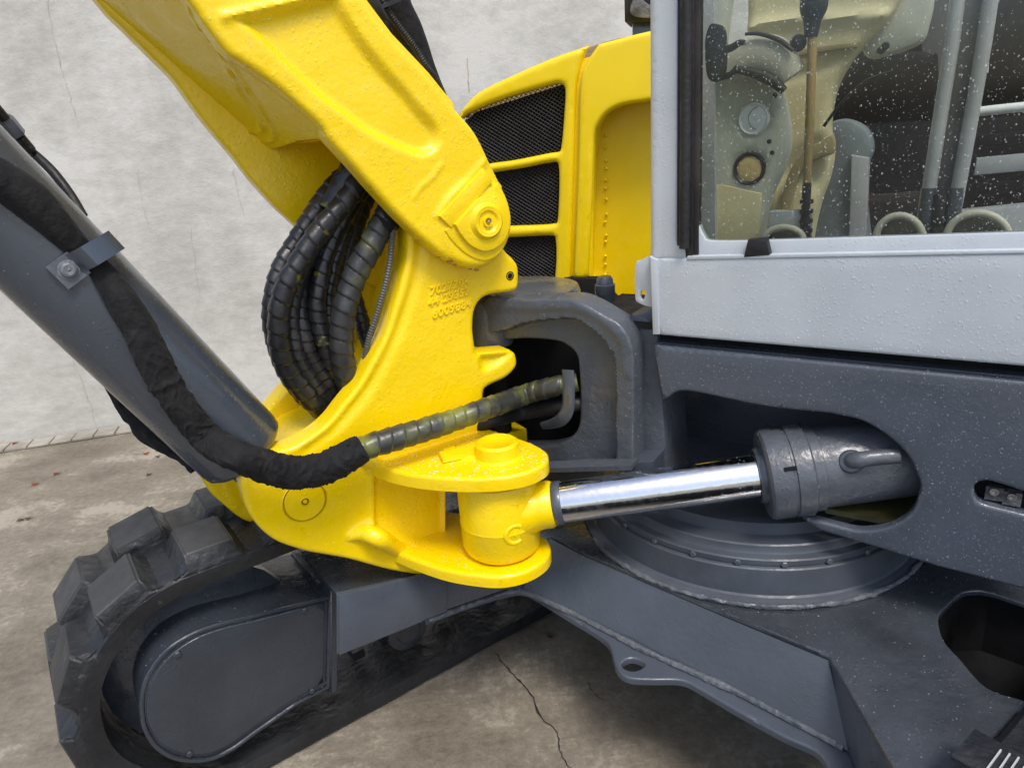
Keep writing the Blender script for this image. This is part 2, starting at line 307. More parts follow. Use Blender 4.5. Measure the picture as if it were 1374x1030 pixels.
def cast(name, plane, outer, thick, rnd, feats=(), mat=None, parent=None, res=.008, holes=(), back=True, wav=0., ang=50, **props):
    """A plate lying on a plane (normal to the viewer) whose front is a relief of recesses, ribs and a rounded rim."""
    loops = [resample(to_plane(plane, outer), res)] + [resample(to_plane(plane, h), res) for h in holes]
    if area2(loops[0]) < 0: loops[0] = loops[0][::-1]
    for i in range(1, len(loops)):
        if area2(loops[i]) > 0: loops[i] = loops[i][::-1]
    lo, hi = loops[0].min(0), loops[0].max(0)
    gx, gy = np.meshgrid(np.arange(lo[0], hi[0], res), np.arange(lo[1], hi[1], res*.87)); gx[1::2] += res/2
    G = np.c_[gx.ravel(), gy.ravel()]
    def sdf(P):
        d = np.full(len(P), 1e9); ins = inside(P, loops[0])
        for l_ in loops: d = np.minimum(d, seg_dist(P, l_))
        for h in loops[1:]: ins &= ~inside(P, h)
        return np.where(ins, d, -d)
    extra = []
    for l_ in loops:
        nx = np.roll(l_, -1, 0)-np.roll(l_, 1, 0); nx = np.c_[-nx[:, 1], nx[:, 0]]; nx /= np.linalg.norm(nx, axis=1)[:, None]+1e-9
        for f_ in ((.08, .3, .65, 1.) if rnd > 0 else ()):
            Q = l_+nx*rnd*f_; s_ = sdf(Q); extra.append(Q[s_ > rnd*f_*.85])
    s_ = sdf(G); G = G[s_ > max(rnd*1.05, res*.6)]
    pts = np.vstack([*loops, *extra, G]); edges = []; k = 0
    for l_ in loops:
        m_ = len(l_); edges += [(k+i, k+(i+1) % m_) for i in range(m_)]; k += m_
    nB = k
    vo, eo, fo, ov, oe, of_ = delaunay_2d_cdt([Vector(p) for p in pts], edges, [], 0, 1e-6)
    V2 = np.array([tuple(v) for v in vo]); Fc = np.array([f_ for f_ in fo if len(f_) == 3])
    cen = V2[Fc].mean(1); ok = inside(cen, loops[0])
    for h in loops[1:]: ok &= ~inside(cen, h)
    Fc = Fc[ok]
    d = np.abs(sdf(V2)); d[[i for i, o_ in enumerate(ov) if any(q < nB for q in o_)]] = 0
    H = np.zeros(len(V2))
    for ft in feats:
        if ft[0] == 'recess':
            q = to_plane(plane, ft[1]); dd = np.where(inside(V2, q), seg_dist(V2, q), 0); H -= ft[2]*sstep(dd/ft[3])
        elif ft[0] == 'line':
            q = to_plane(plane, ft[1], False); dd = seg_dist(V2, q, False); H += ft[2]*np.exp(-(dd/ft[3])**2)
        elif ft[0] == 'disc':
            c = np.array(plane.uv2(*ft[1])); dd = ft[2]-np.linalg.norm(V2-c, axis=1); H += ft[3]*sstep(dd/ft[4])
    if wav:
        H += np.array([wav*noise.noise(Vector((p[0]*14, p[1]*14, 3.1))) for p in V2])*sstep(d/.03)
    if rnd: H -= np.where(d < rnd, rnd-np.sqrt(np.maximum(0, rnd**2-(rnd-d)**2)), 0)
    nv = len(V2)
    V = [plane.w(p[0], p[1], h) for p, h in zip(V2, H)]
    Fs = [tuple(f_) for f_ in Fc]
    # boundary edges -> side walls
    cnt = {}
    for f_ in Fs:
        for i in range(3): cnt[(f_[i], f_[(i+1) % 3])] = 1
    bnd = [e_ for e_ in cnt if (e_[1], e_[0]) not in cnt]
    bi = sorted({i for e_ in bnd for i in e_}); mp = {}
    for i in bi: mp[i] = len(V); V.append(plane.w(V2[i][0], V2[i][1], -thick))
    for (i, j) in bnd: Fs.append((i, mp[i], mp[j], j))
    if back:
        # coarse back cap from the boundary loops
        kk = 0; bp = []; be = []
        for l_ in loops:
            m_ = len(l_); be += [(kk+i, kk+(i+1) % m_) for i in range(m_)]; bp += [Vector(p) for p in l_]; kk += m_
        r = delaunay_2d_cdt(bp, be, [], 0, 1e-6); v2 = np.array([tuple(v) for v in r[0]]); f2 = [f_ for f_ in r[2] if len(f_) == 3]
        c2 = np.array([v2[list(f_)].mean(0) for f_ in f2]); ok = inside(c2, loops[0])
        for h in loops[1:]: ok &= ~inside(c2, h)
        k0 = len(V); V += [plane.w(p[0], p[1], -thick) for p in v2]; Fs += [(f_[0]+k0, f_[2]+k0, f_[1]+k0) for f_, o_ in zip(f2, ok) if o_]
    return mesh_obj(name, V, Fs, mat, parent, ang=ang, fix=False, **props)
def plate(name, plane, outer, thick, bev=.003, mat=None, parent=None, holes=(), pts2=None, **props):
    """Cheap flat plate with a chamfered edge; outline in photo pixels seen on the plane, or pts2 in plane metres."""
    if pts2 is not None: loops = [np.array(pts2[0], float)]+[np.array(h, float) for h in pts2[1:]]
    else: loops = [to_plane(plane, outer)]+[to_plane(plane, h) for h in holes]
    for i, l_ in enumerate(loops):
        if (area2(l_) < 0) == (i == 0): loops[i] = l_[::-1]
    def inset(l_, dd):
        a_ = l_-np.roll(l_, 1, 0); b_ = np.roll(l_, -1, 0)-l_
        a_ /= np.linalg.norm(a_, axis=1)[:, None]+1e-12; b_ /= np.linalg.norm(b_, axis=1)[:, None]+1e-12
        na = np.c_[-a_[:, 1], a_[:, 0]]; nb_ = np.c_[-b_[:, 1], b_[:, 0]]; m_ = na+nb_; L = np.linalg.norm(m_, axis=1)[:, None]+1e-9; m_ /= L
        return l_+m_*dd*np.minimum(1/np.maximum(.35, (m_*na).sum(1)), 2.)[:, None]
    V = []; Fs = []
    rings = [(0, -thick)]+([(0, -bev), (bev*.3, -bev*.3), (bev, 0)] if bev else [(0, 0)])
    tops = []; bots = []
    for l_ in loops:
        prev = None; m_ = len(l_)
        for dd, h in rings:
            q = inset(l_, dd) if dd else l_; k = len(V); V += [plane.w(p[0], p[1], h) for p in q]
            if prev is not None: Fs += [(prev+i, prev+(i+1) % m_, k+(i+1) % m_, k+i) for i in range(m_)]
            else: bots.append((l_, k))
            prev = k
        tops.append((q, k))
    for grp, flip in ((tops, 0), (bots, 1)):
        bp = []; be = []; idx = []; kk = 0
        for q, k in grp:
            m_ = len(q); be += [(kk+i, kk+(i+1) % m_) for i in range(m_)]; bp += [Vector(p) for p in q]; idx += list(range(k, k+m_)); kk += m_
        r = delaunay_2d_cdt(bp, be, [], 0, 1e-7); v2 = np.array([tuple(v) for v in r[0]])
        src = [min(o_) if len(o_) else None for o_ in r[3]]
        f2 = [f_ for f_ in r[2] if all(src[i] is not None for i in f_)]
        if not f2: continue
        c2 = np.array([v2[list(f_)].mean(0) for f_ in f2]); ok = inside(c2, grp[0][0])
        for q, k in grp[1:]: ok &= ~inside(c2, q)
        for f_, o_ in zip(f2, ok):
            if o_: g = tuple(idx[src[i]] for i in f_); Fs.append(g[::-1] if flip else g)
    return mesh_obj(name, V, Fs, mat, parent, **props)

def frames(P):
    P = np.array(P); n = len(P); T = np.gradient(P, axis=0); T /= np.linalg.norm(T, axis=1)[:, None]
    ref = np.array([0, 0, 1.]) if abs(T[0][2]) < .9 else np.array([1., 0, 0]); A = []; v = unit(np.cross(T[0], ref))
    for i in range(n):
        v = v-T[i]*(v@T[i]); v = v/np.linalg.norm(v); A.append(v)
    A = np.array(A); return T, A, np.cross(T, A)
def tube(name, path, rad, mat, parent, seg=20, prof=None, ds=None, caps=True, flat=None, ang=40, smooth=True, **props):
    """path: list of 3D points; rad: float or per-point list; prof(s, theta)->radius factor; flat=(vec, factor) squashes along vec"""
    P = np.array(path, float); rr = np.full(len(P), rad, float) if np.isscalar(rad) else np.array(rad, float)
    if smooth and len(P) > 2:
        Q = np.c_[P, rr]; out = []
        for i in range(len(Q)-1):
            p1, p2 = Q[i], Q[i+1]; p0 = Q[i-1] if i else 2*p1-p2; p3 = Q[i+2] if i < len(Q)-2 else 2*p2-p1
            for k in range(12):
                t = k/12; out.append(.5*((2*p1)+(-p0+p2)*t+(2*p0-5*p1+4*p2-p3)*t*t+(-p0+3*p1-3*p2+p3)*t**3))
        out.append(Q[-1]); Q = np.array(out)
    else: Q = np.c_[P, rr]
    s = np.r_[0, np.cumsum(np.linalg.norm(np.diff(Q[:, :3], axis=0), axis=1))]
    if ds:
        ss = np.linspace(0, s[-1], max(4, int(s[-1]/ds))); Q = np.c_[[np.interp(ss, s, Q[:, k]) for k in range(4)]].T; s = ss
    T, A, B = frames(Q[:, :3]); V = []; Fs = []
    for i in range(len(Q)):
        for k in range(seg):
            th = 2*math.pi*k/seg; r = Q[i, 3]*(prof(s[i], th, i) if prof else 1)
            o_ = (A[i]*math.cos(th)+B[i]*math.sin(th))*r
            if flat is not None: o_ = o_-flat[0]*(o_@flat[0])*(1-flat[1])
            V.append(Q[i, :3]+o_)
    for i in range(len(Q)-1):
        for k in range(seg):
            a_, b_ = i*seg+k, i*seg+(k+1) % seg; Fs.append((a_, b_, b_+seg, a_+seg))
    if caps:
        V += [Q[0, :3], Q[-1, :3]]; c0, c1 = len(V)-2, len(V)-1; e_ = (len(Q)-1)*seg
        for k in range(seg): Fs.append((c0, (k+1) % seg, k)); Fs.append((c1, e_+k, e_+(k+1) % seg))
    return mesh_obj(name, V, Fs, mat, parent, ang=ang, **props)
def spiral(pitch, amp, hand=1):
    def f_(s, th, i):
        x = (s/pitch+hand*th/(2*math.pi)) % 1.
        return 1+amp*(.55*x if x < .86 else .55*.86-(x-.86)*5)+.25*amp*noise.noise(Vector((s*40, math.cos(th)*1.5, math.sin(th)*1.5)))
    return f_
def lathe(name, c, axis, prof, mat, parent, seg=36, ang=35, a0=0., a1=2*math.pi, **props):
    c = np.array(c, float); ax = unit(axis); ref = np.array([0, 0, 1.]) if abs(ax[2]) < .9 else np.array([1., 0, 0]); e1 = unit(np.cross(ref, ax)); e2 = np.cross(ax, e1)
    V = []; Fs = []; n = len(prof); full = abs(a1-a0-2*math.pi) < 1e-6; m_ = seg if full else seg+1
    for k in range(m_):
        t = a0+(a1-a0)*k/seg
        for r, h in prof: V.append(c+ax*h+(e1*math.cos(t)+e2*math.sin(t))*r)
    for k in range(seg):
        k2 = (k+1) % m_
        for i in range(n-1):
            q = [k*n+i, k2*n+i, k2*n+i+1, k*n+i+1]
            if prof[i][0] < 1e-6: q = [q[0], q[2], q[3]]
            elif prof[i+1][0] < 1e-6: q = [q[0], q[1], q[2]]
            Fs.append(tuple(q))
    return mesh_obj(name, V, Fs, mat, parent, ang=ang, **props)
def hexbolt(name, c, axis, r, h, mat, parent, **kw):
    return lathe(name, c, axis, [(0, h), (r*.8, h), (r, h*.8), (r, 0)], mat, parent, seg=6, ang=20, **kw)
def drops(obj, n, r0, r1, up=None, seed=1, mask=None, sub=True):
    """water drops resting on the faces of obj"""
    g = np.random.default_rng(seed); me = obj.data; nvt = len(me.vertices); co = np.empty(nvt*3); me.vertices.foreach_get('co', co); co = co.reshape(-1, 3)+ORG[obj.name]
    me.calc_loop_triangles(); t = np.array([lt.vertices[:] for lt in me.loop_triangles]); A = co[t[:, 0]]; B = co[t[:, 1]]; Cc = co[t[:, 2]]
    cr = np.cross(B-A, Cc-A); ar = np.linalg.norm(cr, axis=1); nn = cr/(ar[:, None]+1e-12); cen = (A+B+Cc)/3
    w = ar*((nn*(CAM-cen)).sum(1) > 0)
    if up is not None: w = w*(nn[:, 2] > up)
    if mask is not None: w = w*mask(cen, nn)
    if w.sum() <= 0: return
    idx = g.choice(len(t), n, p=w/w.sum()); a_ = g.random(n); b_ = g.random(n); s_ = a_+b_ > 1; a_[s_] = 1-a_[s_]; b_[s_] = 1-b_[s_]
    P = A[idx]+(B-A)[idx]*a_[:, None]+(Cc-A)[idx]*b_[:, None]; V = []; Fs = []
    for i in range(n):
        nr = nn[idx[i]]; e1 = unit(np.cross(nr, [.3, .5, .81])); e2 = np.cross(nr, e1); r = r0+(r1-r0)*g.random()**3; k = len(V); st = 1+.5*g.random()*(abs(nr[2]) < .5)
        if abs(nr[2]) < .5: e2 = unit(np.array([0, 0, 1])-nr*nr[2]); e1 = np.cross(nr, e2)
        for rr, hh in ((1., -.05), (.8, .38)):
            for j in range(6):
                th = j*math.pi/3+(.5 if rr < 1 else 0); V.append(P[i]+(e1*math.cos(th)+e2*math.sin(th)*st)*r*rr+nr*r*hh)
        V.append(P[i]+nr*r*.55)
        for j in range(6):
            j2 = (j+1) % 6; Fs += [(k+j, k+j2, k+6+j), (k+j2, k+6+j2, k+6+j), (k+6+j, k+6+j2, k+12)]
    mesh_obj('water_drops', V, Fs, M_drop_clear if obj.data.materials[0] == M_yel else M_drop_glass if obj.data.materials[0] in (M_glass, M_cab) else M_drop, obj, ang=None, fix=False, kind='stuff').data.shade_smooth()

def empty(name, loc, **props):
    o = bpy.data.objects.new(name, None); COL.objects.link(o); o.location = Vector(loc); ORG[o.name] = np.array(loc, float); o.empty_display_size = .3
    for k, v in props.items(): o[k] = v
    return o
Z = np.array([0, 0, 1.])

# ================================================================== SETTING
def quad(name, pts, mat, **kw): return mesh_obj(name, pts, [(0, 1, 2, 3)], mat, None, ang=None, **kw)
M_ground = groundm()
gnd = quad('ground', [(-60, -60, 0), (60, -60, 0), (60, 60, 0), (-60, 60, 0)], M_ground, kind='structure')
w1 = hp(0, 598, 0); w2 = hp(170, 572, 0); wd = unit(w2-w1); wn_ = unit([wd[1], -wd[0], 0])   # towards camera
if wn_[1] > 0: wn_ = -wn_
PW = Plane(w1, wn_)
g = Geo(); g.add(*box_geo(w1+wd*4-wn_*.15+Z*2.2, (wd, wn_, Z), (9, .15, 2.2)))
wall = g.obj('concrete_wall', wallm(), ang=None, label='tall pale grey board-marked concrete wall behind the excavator', category='wall')
# kerb stones along the wall foot
pav = mesh_obj('kerb_strip', [w1-wd*4+wn_*.004+Z*.004, w1+wd*10+wn_*.004+Z*.004, w1+wd*10+wn_*.135+Z*.004, w1-wd*4+wn_*.135+Z*.004], [(0, 1, 2, 3)], M_ground, None, ang=None, kind='structure')
kv = None
for i in range(62):
    s0 = -3.0+i*.118; c = w1+wd*(s0+.059)+wn_*.068+Z*.008
    if kv is None:
        V, Fq = box_geo((0, 0, 0), (wd, wn_, Z), (.0555, .060, .008)); me = bpy.data.meshes.new('paving_stone'); me.from_pydata([tuple(v) for v in V], [], Fq)
        bm = bmesh.new(); bm.from_mesh(me); bmesh.ops.bevel(bm, geom=bm.edges[:], offset=.003, segments=1, affect='EDGES'); bm.to_mesh(me); bm.free(); me.materials.append(M_stone); kv = me
    o = bpy.data.objects.new('paving_stone', kv); COL.objects.link(o); o.parent = pav
    o.location = Vector(c-ORG[pav.name]+np.array([0, 0, random.uniform(-.002, .002)])); o.rotation_euler = (0, 0, random.uniform(-.02, .02))
# crack in the yard
def crack(px, w):
    P = resample(np.array([hp(*q, .004)[:2] for q in smooth2(px, False)]), .012, False); V = []; Fs = []
    for i, p in enumerate(P):
        d = unit(np.r_[P[min(i+1, len(P)-1)]-P[max(i-1, 0)], 0]); n_ = np.array([-d[1], d[0], 0]); j = n_*noise.noise(Vector((i*.6, 0, 0)))*.006; ww = w*(.5+abs(noise.noise(Vector((i*.8, 5, 0))))*2)
        V += [np.r_[p, .004]+j+n_*ww, np.r_[p, .004]+j-n_*ww]
    for i in range(len(P)-1): Fs.append((2*i, 2*i+1, 2*i+3, 2*i+2))
    mesh_obj('ground_crack', V, Fs, M_crack, gnd, ang=None)
crack([(665, 876), (682, 897), (712, 930), (725, 960), (748, 982), (752, 1010), (775, 1040)], .0018)
crack([(788, 915), (800, 932), (812, 940)], .0012)
M_hair = paint('wall_hairline', (.45, .44, .405), .9, 0, .3, 60); M_rust = paint('rust_streak_stain', (.46, .38, .26), .9, 0, .3, 60)
def wall_line(px, w, mat, name):
    P = [PW.uv2(*q) for q in smooth2(px, False)]; P = resample(np.array(P), .03, False); V = []; Fs = []
    for i, p in enumerate(P):
        d = P[min(i+1, len(P)-1)]-P[max(i-1, 0)]; d = d/np.linalg.norm(d); n_ = np.array([-d[1], d[0]]); j = n_*noise.noise(Vector((i*.7, w*900, 0)))*.012; ww = w*(.25+abs(noise.noise(Vector((i*.5, 3, w*500))))*1.3)
        V += [PW.w(*(p+j+n_*ww), .004), PW.w(*(p+j-n_*ww), .004)]
    for i in range(len(P)-1): Fs.append((2*i, 2*i+1, 2*i+3, 2*i+2))
    mesh_obj(name, V, Fs, mat, wall, ang=None)
for px, w in (([(62, -20), (68, 30), (82, 90), (94, 130), (106, 170)], .0022), ([(184, 228), (190, 262), (199, 303)], .0018), ([(255, 305), (262, 350), (268, 396)], .0016), ([(96, 480), (112, 515), (122, 545), (131, 574)], .0016), ([(312, 222), (318, 250), (328, 290)], .0014)):
    wall_line(px, w, M_hair, 'hairline_crack')
wall_line([(627, 78), (628, 100), (629, 124)], .0035, M_rust, 'rust_streak')
leafs = [(47, 649, 1, 'small red leaf lying left on the yard, nearer to the camera than its red neighbour'), (76, 635, 1, 'small red leaf on the yard just right of the other left-hand red leaf'),
         (196, 608, 1, 'red leaf on the yard left of the pale curled leaf, below the hydraulic cylinder'), (212, 612, 0, 'pale brown curled leaf on the yard below the hydraulic cylinder'),
         (211, 604, 0, 'thin brown leaf farthest back of the three below the cylinder'), (200, 636, 0, 'dark brown leaf alone on the yard below the three leaves'),
         (28, 697, 0, 'dark twig-like leaf at the left edge of the yard'), (38, 755-60, 0, 'small curled brown leaf beside the dark twig-like leaf'), (20, 594, 1, 'long red leaf lying on the kerb stones at the wall foot'),
         (738, 853, 0, 'tiny pale leaf on the dark ground under the machine')]
for (u, v, red, lab) in leafs:
    c = hp(u, v, .02 if v < 600 else .005); r = .019 if red else .016; n_ = 9; V = []; rot = random.random()*6.28
    for k in range(n_):
        th = 2*math.pi*k/n_; rr = r*(1+.35*math.cos(3*th))*(.7 if k % 2 else 1.); x_, y_ = rr*math.cos(th)*1.1, rr*math.sin(th)*.9
        V.append(c+np.array([x_*math.cos(rot)-y_*math.sin(rot), x_*math.sin(rot)+y_*math.cos(rot), .003+.004*math.cos(2*th+rot)]))
    V.append(c+Z*.004); mesh_obj('fallen_leaf', V, [(k, (k+1) % n_, n_) for k in range(n_)], M_leaf if red else M_leafb, None, ang=None, label=lab, category='leaf', group='fallen leaves on the yard')

# ================================================================== EXCAVATOR
ex = empty('compact_excavator', (.6, 1.69, 0), label='yellow and slate-grey compact excavator wet with rain, boom foot swung towards the viewer', category='excavator')

# ---------------- boom
boom_out = [(150, -130, 1), (252, 0), (273, 30), (304, 70), (327, 86), (374, 119), (428, 168), (441, 188), (474, 224), (501, 255), (541, 298), (578, 332), (606, 352), (640, 361), (666, 350), (682, 322), (686, 295), (679, 261), (659, 218), (639, 178), (608, 141), (575, 100), (525, 47), (490, 0), (400, -130, 1)]
feats = [('recess', [(302, 24, 1), (350, 13), (400, 1), (452, -12, 1), (470, 20), (490, 50), (520, 88), (545, 115), (567, 142), (588, 166), (594, 186), (588, 203), (570, 212), (548, 208), (500, 186), (462, 160), (425, 132), (375, 85), (335, 45)], .016, .022),
         ('line', [(300, 23), (350, 12), (400, 0), (450, -13)], .006, .008),
         ('line', [(556, 265), (566, 250), (580, 238), (592, 221)], .003, .004),
         ('line', [(586, 290), (600, 270), (640, 228), (650, 216)], .004, .006),
         ('disc', (652, 298), .085, .004, .02), ('disc', (640, 300), .10, .004, .02)]
boom = cast('boom', PN, boom_out, .05, .014, feats, M_yel, ex, res=.0065, wav=.0012)
PF2 = PN.off(-.34)
far_out = [(40, -120, 1), (129, 0), (164, 37), (201, 74), (231, 104), (255, 137), (278, 168), (312, 208), (335, 238), (368, 275), (400, 305), (440, 342), (485, 376), (520, 392), (560, 385), (590, 350), (600, 300), (585, 250), (520, 160), (430, 60), (380, 0), (300, -120, 1)]
cast('boom_far_cheek', PF2.off(.05), far_out, .05, .01, [('line', [(330, 232), (365, 262), (400, 292)], .002, .006)], M_yel, boom, res=.016)
# underside plate between the cheeks
pa = PN.px(252, 0); pb = PN.px(428, 167); pc = PF2.px(231, 104)
nu = unit(np.cross(pb-pa, pc-pa)); nu = nu if nu @ (CAM-pa) > 0 else -nu
PU = Plane(pa, nu)
und = [(30, -140, 1), (129, 1), (164, 38), (201, 75), (231, 105), (255, 138), (278, 169), (300, 196, 1), (312, 206), (335, 208), (370, 200), (405, 190), (440, 188, 1), (428, 170), (374, 121), (327, 88), (304, 72), (273, 32), (252, 2), (150, -140, 1)]
cast('boom_underside', PU.off(-.006), und, .02, .004, [('line', [(255, 10), (261, 27), (295, 70), (318, 114), (342, 151), (352, 170), (343, 178), (312, 164), (285, 141), (240, 108), (215, 88)], .006, .0035),
     ('line', [(300, 68), (322, 106), (352, 148), (368, 180), (357, 190), (335, 186), (308, 172)], .005, .004)], M_yel, boom, res=.008)
e0 = PU.off(-.01).px(302, 202); e1_ = PU.off(-.01).px(441, 188); up_ = unit(.5*(unit(PN.px(490, 0)-PN.px(575, 100)))+Z*.2)
g = Geo(); 
for k in range(2): pass
inn = unit(-nb*.0+np.array([fd[0]*0, .5, .9]))
web = []
for i in range(9):
    f_ = i/8; p = e0*(1-f_)+e1_*f_; sag = math.sin(f_*math.pi)*.02
    web.append([p+inn*(.18*j/4)-nu*.08*math.sin(j/4*1.57) for j in range(5)])
V = [q for r in web for q in r]; Fq = [(i*5+j, (i+1)*5+j, (i+1)*5+j+1, i*5+j+1) for i in range(8) for j in range(4)]
mesh_obj('boom_end_web', V, Fq, M_yel, boom)
# top plate
topn = [(490, -2), (525, 45), (575, 98), (608, 139)]
V = []; 
for (u, v) in [(400, -130)]+topn: V += [PN.off(-.02).px(u, v), PN.off(-.32).px(u, v)+0]
V2_ = []
for (u, v) in [(400, -130)]+topn:
    p = PN.off(-.02).px(u, v); V2_ += [p, p-nb*.30, p+(-Z*.02), p-nb*.30-Z*.02]
Fq = []
for i in range(4): a_ = i*4; Fq += [(a_, a_+4, a_+5, a_+1), (a_+2, a_+3, a_+7, a_+6), (a_, a_+2, a_+6, a_+4), (a_+1, a_+5, a_+7, a_+3)]
mesh_obj('boom_top_plate', V2_, Fq, M_yel, boom)
# pivot keeper parts on the ear
plate('pin_stop_bar', PN.off(.012), [(590, 290, 1), (606, 306, 1), (662, 243, 1), (649, 226, 1)], .010, .003, M_yel, boom)
plate('pin_boss', PN.off(.008), [(597, 309, 1), (606, 322), (622, 338), (640, 348), (656, 349), (672, 339), (682, 318), (685, 295), (680, 270), (668, 246, 1)], .010, .004, M_yel, boom)
plate('pin_flag_plate', PN.off(.018), [(611, 301, 1), (640, 268, 1), (655, 261), (672, 266), (683, 280), (685, 300), (679, 320), (666, 333), (650, 337), (633, 330), (620, 316)], .012, .003, M_yel, boom)
cP = PN.off(.018).px(653, 297)
lathe('pivot_pin', cP, nb, [(0, .006), (.007, .006), (.008, .010), (.011, .010), (.012, .004), (.020, .005), (.024, .009), (.032, .010), (.036, .004), (.040, 0)], M_yel, boom, seg=40)
lathe('grease_nipple', cP+nb*.006, nb, [(0, .008), (.003, .007), (.0045, .004), (.006, 0)], M_steel, boom, seg=12)
mk = lambda c, n_: np.ones(len(c))
drops(boom, 1100, .0010, .0024, seed=2)

# ---------------- swing post
PP = PN.off(-.052)
post_out = [(560, 240, 1), (550, 290), (548, 312), (547, 343), (540, 375), (530, 410), (517, 450), (500, 483), (482, 515), (460, 543), (437, 571), (401, 596), (365, 607), (335, 618), (324, 641), (326, 665), (338, 696), (366, 724), (405, 739), (440, 746), (472, 752), (520, 765), (560, 772, 1), (600, 775, 1), (600, 655, 1), (650, 578, 1), (650, 530), (656, 519), (680, 507), (694, 492), (693, 476), (686, 470, 1), (640, 474, 1), (636, 440), (640, 412), (655, 397), (685, 392), (696, 386), (697, 362), (692, 350), (678, 335), (672, 318), (676, 250, 1), (640, 200, 1)]
pf = [('line', [(566, 300), (563, 345), (556, 380), (545, 415), (530, 455), (513, 490), (493, 523), (470, 552), (445, 580), (412, 604)], -.006, .012),
      ('line', [(499, 630), (499, 715)], .006, .008), ('recess', [(501, 640, 1), (501, 712, 1), (598, 742, 1), (598, 655, 1)], .012, .010),
      ('line', [(470, 718), (485, 708), (500, 705), (545, 722), (600, 742)], .008, .010), ('recess', [(640, 474, 1), (694, 470, 1), (672, 492), (645, 500)], .012, .02)]
post = cast('swing_post', PP, post_out, .06, .012, pf, M_yel, ex, res=.0065, wav=.0010)
body_out = [(585, 240, 1), (575, 290), (572, 312), (570, 343), (563, 380), (552, 420), (539, 460), (522, 497), (502, 530), (478, 559), (452, 587), (412, 610), (392, 640, 1), (400, 730, 1), (440, 744), (472, 750), (560, 770, 1), (598, 772, 1), (598, 655, 1), (640, 578, 1), (640, 530), (656, 519), (680, 507), (690, 480, 1), (640, 474, 1), (636, 440), (640, 412), (655, 397), (685, 392), (694, 386), (694, 362), (672, 318), (640, 240, 1)]
bo = to_plane(PP, body_out)
plate('post_core', PP.off(-.058), None, .22, 0, M_yel, post, pts2=[bo])
fo_ = [(480, 500, 1), (437, 571), (401, 596), (365, 602), (335, 612), (322, 641), (324, 665), (338, 696), (366, 724), (405, 739), (440, 746), (480, 752, 1)]
cast('far_pin_ear', PP.off(-.275), [tuple(p) for p in [( 0, 0)]] and [(268, 630), (279, 657), (299, 677), (330, 700), (370, 706, 1), (420, 640, 1), (470, 560, 1), (480, 420, 1), (455, 445), (425, 480), (384, 521), (358, 551), (336, 590), (300, 612)], .06, .012, [('line', [(312, 600), (302, 640), (318, 680)], .005, .006)], M_yel, post, res=.012)
cast('post_far_cheek', PP.off(-.25), [(620, 230, 1), (480, 262), (452, 315), (441, 380), (440, 440), (452, 500), (475, 560, 1), (620, 600, 1)], .03, .01, [], M_yel, post, res=.02)
cL = PP.px(409, 672)
lathe('lower_pin', cL+nb*.001, nb, [(0, .001), (.043, .001), (.0455, -.003), (.047, -.003), (.048, .001), (.0495, -.001)], M_yel, post, seg=48)
lathe('grease_fitting', cL+nb*.001+PP.e1*-.0, nb, [(0, .004), (.004, .004), (.005, -.001), (.008, -.001), (.009, .003), (.0105, 0)], M_yel, post, seg=10)
lathe('lug_hole', PP.off(-.001).px(684, 370), nb, [(0, .0015), (.0055, .0015), (.008, .001), (.009, .003), (.012, 0)], M_dark, post, seg=16)
# cast part numbers
def letters(txt, plane, u, v, size_px, slant, rot, mat, parent):
    cu = bpy.data.curves.new('cast_number', 'FONT'); cu.body = txt; cu.extrude = .0016; cu.bevel_depth = .0011; cu.bevel_resolution = 1; cu.space_character = 1.12; cu.shear = slant
    c = plane.px(u, v); cu.size = size_px/F_PX*camz(c)*1.35
    o = bpy.data.objects.new('t', cu); COL.objects.link(o); bpy.context.view_layer.update()
    me = bpy.data.meshes.new_from_object(o.evaluated_get(bpy.context.evaluated_depsgraph_get())); bpy.data.objects.remove(o)
    cr, sr = math.cos(rot), math.sin(rot); ex_ = plane.e1*cr+plane.e2*sr; ey_ = -plane.e1*sr+plane.e2*cr
    for vv in me.vertices: p = c+ex_*vv.co.x+ey_*vv.co.y+plane.n*vv.co.z; vv.co = p
    me.name = 'cast_number'; return link_mesh('cast_number', me, mat, parent, ang=30)
for txt, u, v, s in (('7027204', 577, 396.5, 11.5), ('44 29353', 575, 411.5, 11), ('6009884', 580, 427.5, 11.5)):
    letters(txt, PP.off(.0012), u, v, s, .25, math.radians(6), M_yel, post)
drops(post, 500, .0009, .002, seed=3)

# clevis plates for the swing cylinder: horizontal, standing out from the post towards the viewer
def hplane(h): return Plane([0, 0, h], Z)
ZT, ZB = .83, .555
top_out = [(484, 611), (500, 622), (545, 635), (600, 641), (660, 641), (705, 634), (731, 622), (736, 610), (728, 601), (705, 590), (660, 576), (640, 568, 1), (560, 560, 1), (480, 600, 1)]
clev = cast('upper_clevis_plate', hplane(ZT), top_out, .032, .008, [('recess', [(610, 598, 1), (650, 585, 1), (660, 600), (640, 618), (600, 612)], -.006, .008)], M_yel, post, res=.007, wav=.002)
cpin = hp(668, 610, ZT); 
lathe('clevis_pin_cap', cpin, Z, [(0, .030), (.024, .030), (.030, .033), (.042, .034), (.049, .029), (.051, .004), (.058, -.001)], M_yel, post, seg=44)
lathe('keeper_bolt_head', hp(603, 607, ZT), Z, [(0, .012), (.014, .012), (.016, .009), (.016, .004), (.026, .003), (.028, 0)], M_yel, post, seg=24)
g = Geo(); g.add(*box_geo(hp(618, 608, ZT+.008), (unit([1, .3, 0]), unit([-.3, 1, 0]), Z), (.045, .018, .006))); kp = g.obj('keeper_plate', M_yel, post)
